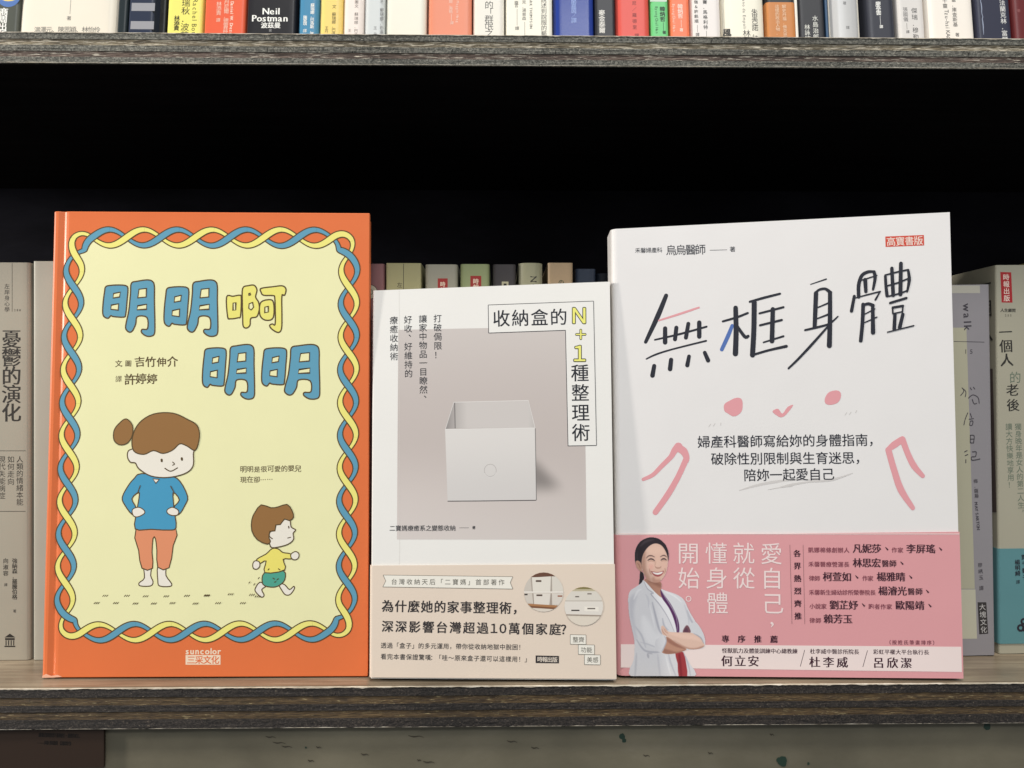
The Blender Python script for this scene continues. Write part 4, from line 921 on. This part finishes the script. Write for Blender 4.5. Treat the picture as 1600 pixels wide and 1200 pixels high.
I.stroke([(0,805),(90,785),(220,765),(400,748),(560,697)], [8,18,12,20,5], sm=4)
I.done('grey_mark', ink(206, 202, 200), cv)
I = Ink(pl, 3)
I.text('禾馨婦產科', 992, 391.5, 1035, 390.5, 8.2); I.text('烏烏醫師', 1040, 391, 1103, 389.5, 16); I.text('著', 1140, 389.5, 1149, 389.2, 8.4); I.stroke([(1109, 391), (1136, 390.3)], .6, cap=False)
I.text('婦產科醫師寫給妳的身體指南，', 1089.5, 690.5, 1377, 687, 19, .006); I.text('破除性別限制與生育迷思，', 1110.5, 717, 1356, 715, 19, .006); I.text('陪妳一起愛自己', 1161.5, 742.5, 1304, 740.5, 19, .006)
I.done('lettering', DK3, cv)
I = Ink(pl, 2, tB); I.poly([(612,186),(838,177),(840,238),(614,247)]); I.done('publisher_mark', ink(204, 76, 58), cv)
I = Ink(pl, 3, tB); I.text('高寶書版', 618, 217, 834, 208, 13.5, .006); I.done('publisher_mark', ink(238, 220, 210), cv)
# pink band
PINK = paper(224, 160, 164, 0.42, 1.02, 0.02, 0.05, 0.4)
tb = (t_at(f3, 833.5, 970) + t_at(f3, 833.5, 1490))/2
bd = f3.wrap('belly_band', PINK, 0.0034, 0.0002, t0=0.0005, t1=tb, off=0.0006)
bp = Plane(pl.O + pl.n*0.00065, pl.eu, pl.ev); T7 = lambda x, y: (940+x/4.8, 820+y/4.8); T8 = lambda x, y: (1220+x/4.8, 820+y/4.8)
I = Ink(bp, 1); I.poly([(970, 1006.5), (1502, 1010.5), (1503, 1050), (970, 1043)]); I.poly([(966.5, 833.6), (1499, 833.8), (1499, 835), (966.5, 834.8)]); I.done('pale_strip', ink(236, 218, 214), bd)
s_ = 1/4.8
I = Ink(bp, 2, T7)
#I.vtext('愛自己，', 1268, 128, 1280, 850, 162*s_); I.vtext('就從', 1060, 128, 1064, 488, 162*s_); I.vtext('懂身體', 855, 128, 862, 672, 162*s_); I.vtext('開始', 645, 128, 650, 488, 162*s_)
for t_, xs, ys in (('愛自己', (1268, 1272, 1280), (215, 400, 588)), ('就從', (1060, 1064), (212, 398)), ('懂身體', (855, 858, 864), (212, 398, 585)), ('開始', (645, 650), (212, 398))):
    for ch, x_, y_ in zip(t_, xs, ys):
        I.text(ch, x_-81, y_, x_+81, y_+2, 160*s_)
I.stroke([(652+18*math.cos(i*.35), 555+19*math.sin(i*.35)) for i in range(18)], 6, closed=True)
I.stroke([(1276,738),(1284,748),(1272,768)], [20,14,3], sm=3)
I.cut(); I.done('slogan', ink(243, 216, 214), bd)
NV = ink(62, 30, 44)
I = Ink(bp, 2, T7)
I.text('專序推薦', 900, 854, 1322, 858, 54*s_, .02, True)
I.text('怪獸肌力及體能訓練中心總教練', 902, 943, 1470, 948, 38*s_, .004, True); I.text('何立安', 896, 1020, 1182, 1022, 82*s_, .01, True)
I.tf = T8
I.text('杜李威中醫診所院長', 218, 948, 588, 953, 38*s_, .004, True); I.text('杜李威', 212, 1028, 504, 1031, 80*s_, .01, True)
I.text('彩虹平權大平台執行長', 692, 952, 1112, 956, 38*s_, .004, True); I.text('呂欣潔', 690, 1033, 984, 1036, 80*s_, .01, True)
I.stroke([(179,938),(146,1062)], 4, cap=False); I.stroke([(650,942),(615,1066)], 4, cap=False)
I.vtext('各界熱烈齊推', 122, 186, 130, 712, 52*s_, .02, True)
I.stroke([(68,150),(84,744)], 2, cap=False); I.stroke([(167,150),(180,744)], 2, cap=False)
I.text('凡妮莎', 538, 176, 754, 178, 68*s_, .008, True); I.text('李屏瑤', 940, 178, 1160, 180, 68*s_, .008, True)
I.text('林思宏', 538, 284, 752, 285, 68*s_, .008, True); I.text('醫師', 756, 290, 868, 290, 52*s_, .004, True)
I.text('柯萱如', 314, 388, 530, 390, 68*s_, .008, True); I.text('楊雅晴', 718, 388, 934, 390, 68*s_, .008, True)
I.text('楊濬光', 730, 494, 946, 496, 68*s_, .008, True); I.text('醫師', 950, 500, 1064, 500, 52*s_, .004, True)
I.text('劉芷妤', 364, 600, 580, 602, 68*s_, .008, True); I.text('歐陽靖', 858, 602, 1078, 604, 68*s_, .008, True)
I.text('賴芳玉', 320, 704, 538, 706, 68*s_, .008, True)
for x_, y_ in ((795,178),(1198,180),(908,286),(570,390),(974,390),(1100,498),(620,600),(1118,604)): I.stroke([(x_-10, y_-10), (x_+6, y_+8)], [4, 11])
I.done('lettering', NV, bd)
I = Ink(bp, 2, T8)
for t_, x0_, x1_, y_ in (('凱娜棉條創辦人', 204, 514, 188), ('作家', 830, 918, 188), ('禾馨醫療營運長', 206, 514, 295), ('律師', 210, 294, 400), ('作家', 610, 694, 400), ('禾馨新生婦幼診所榮譽院長', 210, 712, 506), ('小說家', 214, 344, 610), ('跑者作家', 656, 834, 612), ('律師', 214, 302, 716)):
    I.text(t_, x0_, y_, x1_, y_+2, 40*s_, 0, True)
I.text('（按姓氏筆畫排序）', 790, 880, 1175, 884, 34*s_, 0, True)
I.done('lettering', ink(128, 66, 80), bd)
# printed portrait of a smiling woman with folded arms: a fine mesh carrying the printed tones
import numpy as np
GX0, GX1, GY0, GY1, ST = 186, 782, 84, 1142, 3.0
gx = np.arange(GX0, GX1+.1, ST); gy = np.arange(GY0, GY1+.1, ST); XX, YY = np.meshgrid(gx, gy)
def sd(pts, sm=4):
    """signed distance to a rounded outline, positive inside"""
    P = np.array(smooth_pts(pts, sm, True) if sm else pts); Q = np.roll(P, -1, 0); d = np.full(XX.shape, 1e9); ins = np.zeros(XX.shape, bool)
    for (x0, y0), (x1, y1) in zip(P, Q):
        ex, ey = x1-x0, y1-y0; l2 = ex*ex+ey*ey+1e-9
        t = np.clip(((XX-x0)*ex+(YY-y0)*ey)/l2, 0, 1); d = np.minimum(d, (XX-x0-t*ex)**2+(YY-y0-t*ey)**2)
        if y0 != y1:
            c_ = ((y0 > YY) != (y1 > YY)) & (XX < (x1-x0)*(YY-y0)/(y1-y0)+x0); ins ^= c_
    return np.sqrt(d)*np.where(ins, 1, -1)
IMG = np.zeros(XX.shape+(3,)); IMG[:] = (212, 212, 216); MASK = np.zeros(XX.shape)
def lay(pts, c, blur=2.5, op=1.0, sm=4, clip=None, mask=False):
    global IMG, MASK
    D = sd(pts, sm); a = np.clip(D/(2*blur)+0.5, 0, 1); a = a*a*(3-2*a)*op
    if clip is not None: a = a*np.clip(clip/4+0.5, 0, 1)
    IMG = IMG*(1-a[..., None]) + np.array(c, float)*a[..., None]
    if mask: MASK = np.maximum(MASK, D)
    return D
MASK[:] = -1e9
def line_(pts, wd, c, blur=2.0, op=1.0, clip=None):
    P = smooth_pts(pts, 5); L_ = []; R_ = []
    for i, p in enumerate(P):
        q0 = P[max(0, i-1)]; q1 = P[min(len(P)-1, i+1)]; dx, dy = q1[0]-q0[0], q1[1]-q0[1]; l = math.hypot(dx, dy) or 1; ww = wd/2*(0.35+0.65*math.sin(math.pi*i/(len(P)-1)))
        L_.append((p[0]-dy/l*ww, p[1]+dx/l*ww)); R_.append((p[0]+dy/l*ww, p[1]-dx/l*ww))
    lay(L_+R_[::-1], c, blur, op, 0, clip)
SKN = (220, 186, 170); SK2 = (176, 128, 110); HR = (46, 38, 44)
lay([(290,340),(312,362),(320,400),(304,428),(280,448),(284,400)], HR, 3, mask=True)
lay([(335,400),(442,425),(446,500),(460,550),(400,515),(322,450)], (176,130,112), 3, mask=True)
lay([(350,420),(440,436),(440,470),(400,450)], (140,98,84), 14, .8)
coat = lay([(318,418),(300,436),(250,468),(213,496),(199,548),(204,660),(222,760),(246,880),(243,1000),(232,1146),(684,1146),(655,1030),(620,960),(640,940),(765,925),(774,870),(755,800),(705,725),(655,640),(620,565),(570,525),(484,494),(446,484),(452,545),(400,505)], (212,212,217), 3, mask=True)
lay([(442,486),(470,526),(522,600),(562,680),(580,740),(582,802),(560,804),(538,704),(500,620),(452,545)], (86,46,92), 3)
lay([(552,958),(612,955),(634,1040),(642,1146),(580,1146),(570,1040)], (158,58,64), 3, sm=2); lay([(575,980),(592,980),(606,1146),(590,1146)], (124,38,48), 7, .7, sm=2)
C_ = coat
# lapels and folds
lay([(322,424),(352,446),(440,540),(505,625),(545,720),(562,802),(540,790),(500,700),(440,610),(385,550),(372,520),(390,515),(345,480)], (226,226,230), 3, clip=C_)
line_([(320,430),(345,480),(388,512),(372,522),(440,605),(500,700),(545,800)], 9, (168,168,178), 4, .9, C_)
line_([(446,488),(475,540),(520,610),(560,690),(572,800)], 6, (178,178,186), 3, .8, C_)
lay([(262,520),(205,560),(210,680),(240,800),(255,860),(250,760),(240,640)], (186,187,196), 20, .8, clip=C_)
lay([(300,700),(330,690),(400,800),(440,860),(430,930),(360,900),(310,820)], (228,228,232), 24, .8, clip=C_)
for P, w_, c_ in (([(380,580),(404,680),(430,780),(452,820)], 16, (170,171,182)), ([(360,600),(385,700),(400,780)], 12, (226,226,231)), ([(262,860),(320,940),(400,955),(450,950)], 14, (176,177,187)), ([(250,760),(300,830),(330,920)], 14, (188,189,198)),
    ([(290,880),(360,900),(430,930)], 10, (192,193,201)), ([(640,640),(662,700),(712,780)], 16, (180,181,191)), ([(620,600),(650,690),(655,760)], 10, (190,191,199)), ([(700,730),(735,800),(745,850)], 12, (190,191,199)), ([(345,965),(352,1000)], 14, (170,170,180)), ([(345,962),(380,968)], 7, (170,170,180)),
    ([(500,960),(520,1040),(560,1140)], 12, (184,184,194)), ([(420,970),(430,1060),(440,1140)], 16, (198,198,206)), ([(262,960),(256,1060),(250,1140)], 16, (190,191,199)), ([(480,980),(500,1060),(520,1130)], 12, (226,226,230)), ([(300,480),(270,500),(240,560)], 14, (226,226,230)), ([(470,500),(540,530),(600,580)], 12, (228,228,232)),
    ([(620,970),(650,1050),(668,1140)], 10, (178,178,188)), ([(230,700),(240,790),(270,850)], 10, (200,200,208)), ([(330,520),(350,560),(352,620)], 12, (198,198,206)), ([(456,700),(470,760),(500,790)], 14, (174,175,185))):
    line_(P, w_, c_, 6, .9, C_)
lay([(608,806),(638,752),(668,790),(655,818)], (118,80,88), 4); lay([(616,800),(636,770),(650,800)], (90,58,76), 5, .8)
# arms
arm2 = lay([(486,838),(560,884),(636,930),(600,952),(545,966),(484,968),(450,952),(466,905)], (186,140,120), 3)
lay([(470,930),(560,952),(630,938),(600,960),(480,970)], (148,104,90), 9, .8, clip=arm2); lay([(490,846),(560,890),(630,930),(560,915),(500,880)], (150,104,90), 8, .8, clip=arm2)
arm1 = lay([(446,768),(458,756),(474,768),(500,800),(560,806),(690,812),(740,842),(768,886),(766,915),(704,934),(630,925),(560,882),(492,838),(456,820)], SKN, 3, mask=True)
lay([(500,812),(600,815),(700,830),(745,870),(690,862),(600,850)], (232,198,182), 12, .8, clip=arm1); lay([(540,868),(630,916),(700,926),(766,908),(750,940),(640,940)], (166,120,104), 10, .8, clip=arm1)
line_([(452,780),(462,806),(488,832)], 5, (168,120,104), 3, .7); line_([(466,776),(480,800),(500,815)], 5, (170,122,106), 3, .7); line_([(478,780),(494,798)], 4, (180,132,116), 3, .6)
sl = lay([(682,812),(742,842),(770,892),(776,860),(756,798),(705,728),(660,760)], (208,209,214), 4, mask=True); line_([(690,814),(742,846),(766,890)], 9, (160,160,172), 4, .8)
slv = lay([(470,832),(487,868),(474,912),(448,956),(400,930),(410,860)], (214,214,219), 3); line_([(472,836),(485,870),(472,912),(450,950)], 8, (166,166,177), 4, .8)
# head
hair = lay([(256,300),(248,235),(256,178),(290,124),(352,94),(420,100),(474,140),(500,195),(504,240),(498,275),(470,300),(320,330),(286,310)], HR, 3, mask=True)
line_([(290,160),(330,125),(390,112)], 16, (78,68,74), 10, .7); line_([(268,200),(266,240),(272,270)], 8, (72,62,68), 6, .6)
lay([(254,280),(272,268),(296,290),(304,350),(286,344),(262,320)], (190,146,128), 3, mask=True); line_([(266,286),(280,300),(290,330)], 6, (140,94,82), 4, .7)
face = lay([(300,300),(306,240),(330,190),(368,152),(410,140),(452,158),(484,208),(497,262),(493,322),(476,378),(440,422),(402,433),(356,418),(318,372)], (216,180,164), 3, mask=True)
lay([(296,300),(304,240),(326,200),(330,280),(338,350),(372,420),(340,415),(305,360)], (176,134,118), 16, .8, clip=face)
lay([(345,180),(400,152),(455,175),(470,215),(410,225),(360,215)], (226,190,172), 22, .85, clip=face)
lay([(350,280),(388,276),(400,310),(372,340),(346,325)], (226,186,170), 16, .8, clip=face); lay([(446,280),(478,276),(484,312),(462,332),(448,315)], (222,182,166), 12, .8, clip=face)
lay([(355,305),(385,300),(385,330),(362,335)], (216,150,140), 14, .4, clip=face)
lay([(380,395),(430,398),(440,432),(385,440)], (168,120,104), 14, .6, clip=face); lay([(398,388),(432,386),(428,408),(404,408)], (220,178,160), 9, .7, clip=face)
lay([(408,230),(432,232),(438,300),(420,308),(406,300)], (224,186,168), 8, .7, clip=face)
for P in ([(336,250),(352,234),(376,232),(398,242)], [(440,240),(460,230),(476,232),(488,243)]): line_(P, 8, (70,50,48), 4, .85)
for P in ([(346,268),(362,257),(382,258),(398,270)], [(444,267),(458,256),(474,256),(488,266)]): line_(P, 10, (40,30,34), 3.5, .95)
for P in ([(350,276),(374,270),(396,278)], [(448,274),(466,268),(484,272)]): line_(P, 5, (150,106,92), 4, .6)
line_([(402,312),(410,322),(424,324),(438,322),(446,312)], 7, (150,104,90), 4, .8); line_([(404,270),(402,295),(398,310)], 6, (180,136,118), 5, .5)
lay([(372,350),(395,352),(420,355),(445,350),(466,344),(458,368),(436,386),(412,388),(388,376)], (160,84,84), 3); lay([(382,355),(420,360),(458,351),(448,366),(420,374),(394,367)], (240,234,232), 3)
line_([(358,330),(362,352),(374,376)], 6, (160,112,98), 5, .7); line_([(474,326),(478,346),(468,366)], 6, (160,112,98), 5, .7)
line_([(366,346),(374,352),(382,356)], 5, (120,70,66), 3, .6)
rs = np.random.RandomState(4); IMG = np.clip(IMG + rs.normal(0, 1.5, XX.shape)[..., None], 0, 255)
V = []; cols = []; idm = -np.ones(XX.shape, int); F = []
ny_, nx_ = XX.shape; keep = MASK > -1.0
for j in range(ny_-1):
    for i in range(nx_-1):
        if keep[j, i] and keep[j, i+1] and keep[j+1, i] and keep[j+1, i+1] and YY[j+1, i] < 1137:
            q = []
            for (jj, ii) in ((j, i), (j+1, i), (j+1, i+1), (j, i+1)):
                if idm[jj, ii] < 0:
                    idm[jj, ii] = len(V); u, v = bp.uv(*T7(XX[jj, ii], YY[jj, ii])); V.append(bp.at(u, v, 3*LAY)); cols.append(pc(*IMG[jj, ii]))
                q.append(int(idm[jj, ii]))
            F.append(tuple(q))
mesh('printed_portrait', V, F, PHOTO, bd, cols=cols)
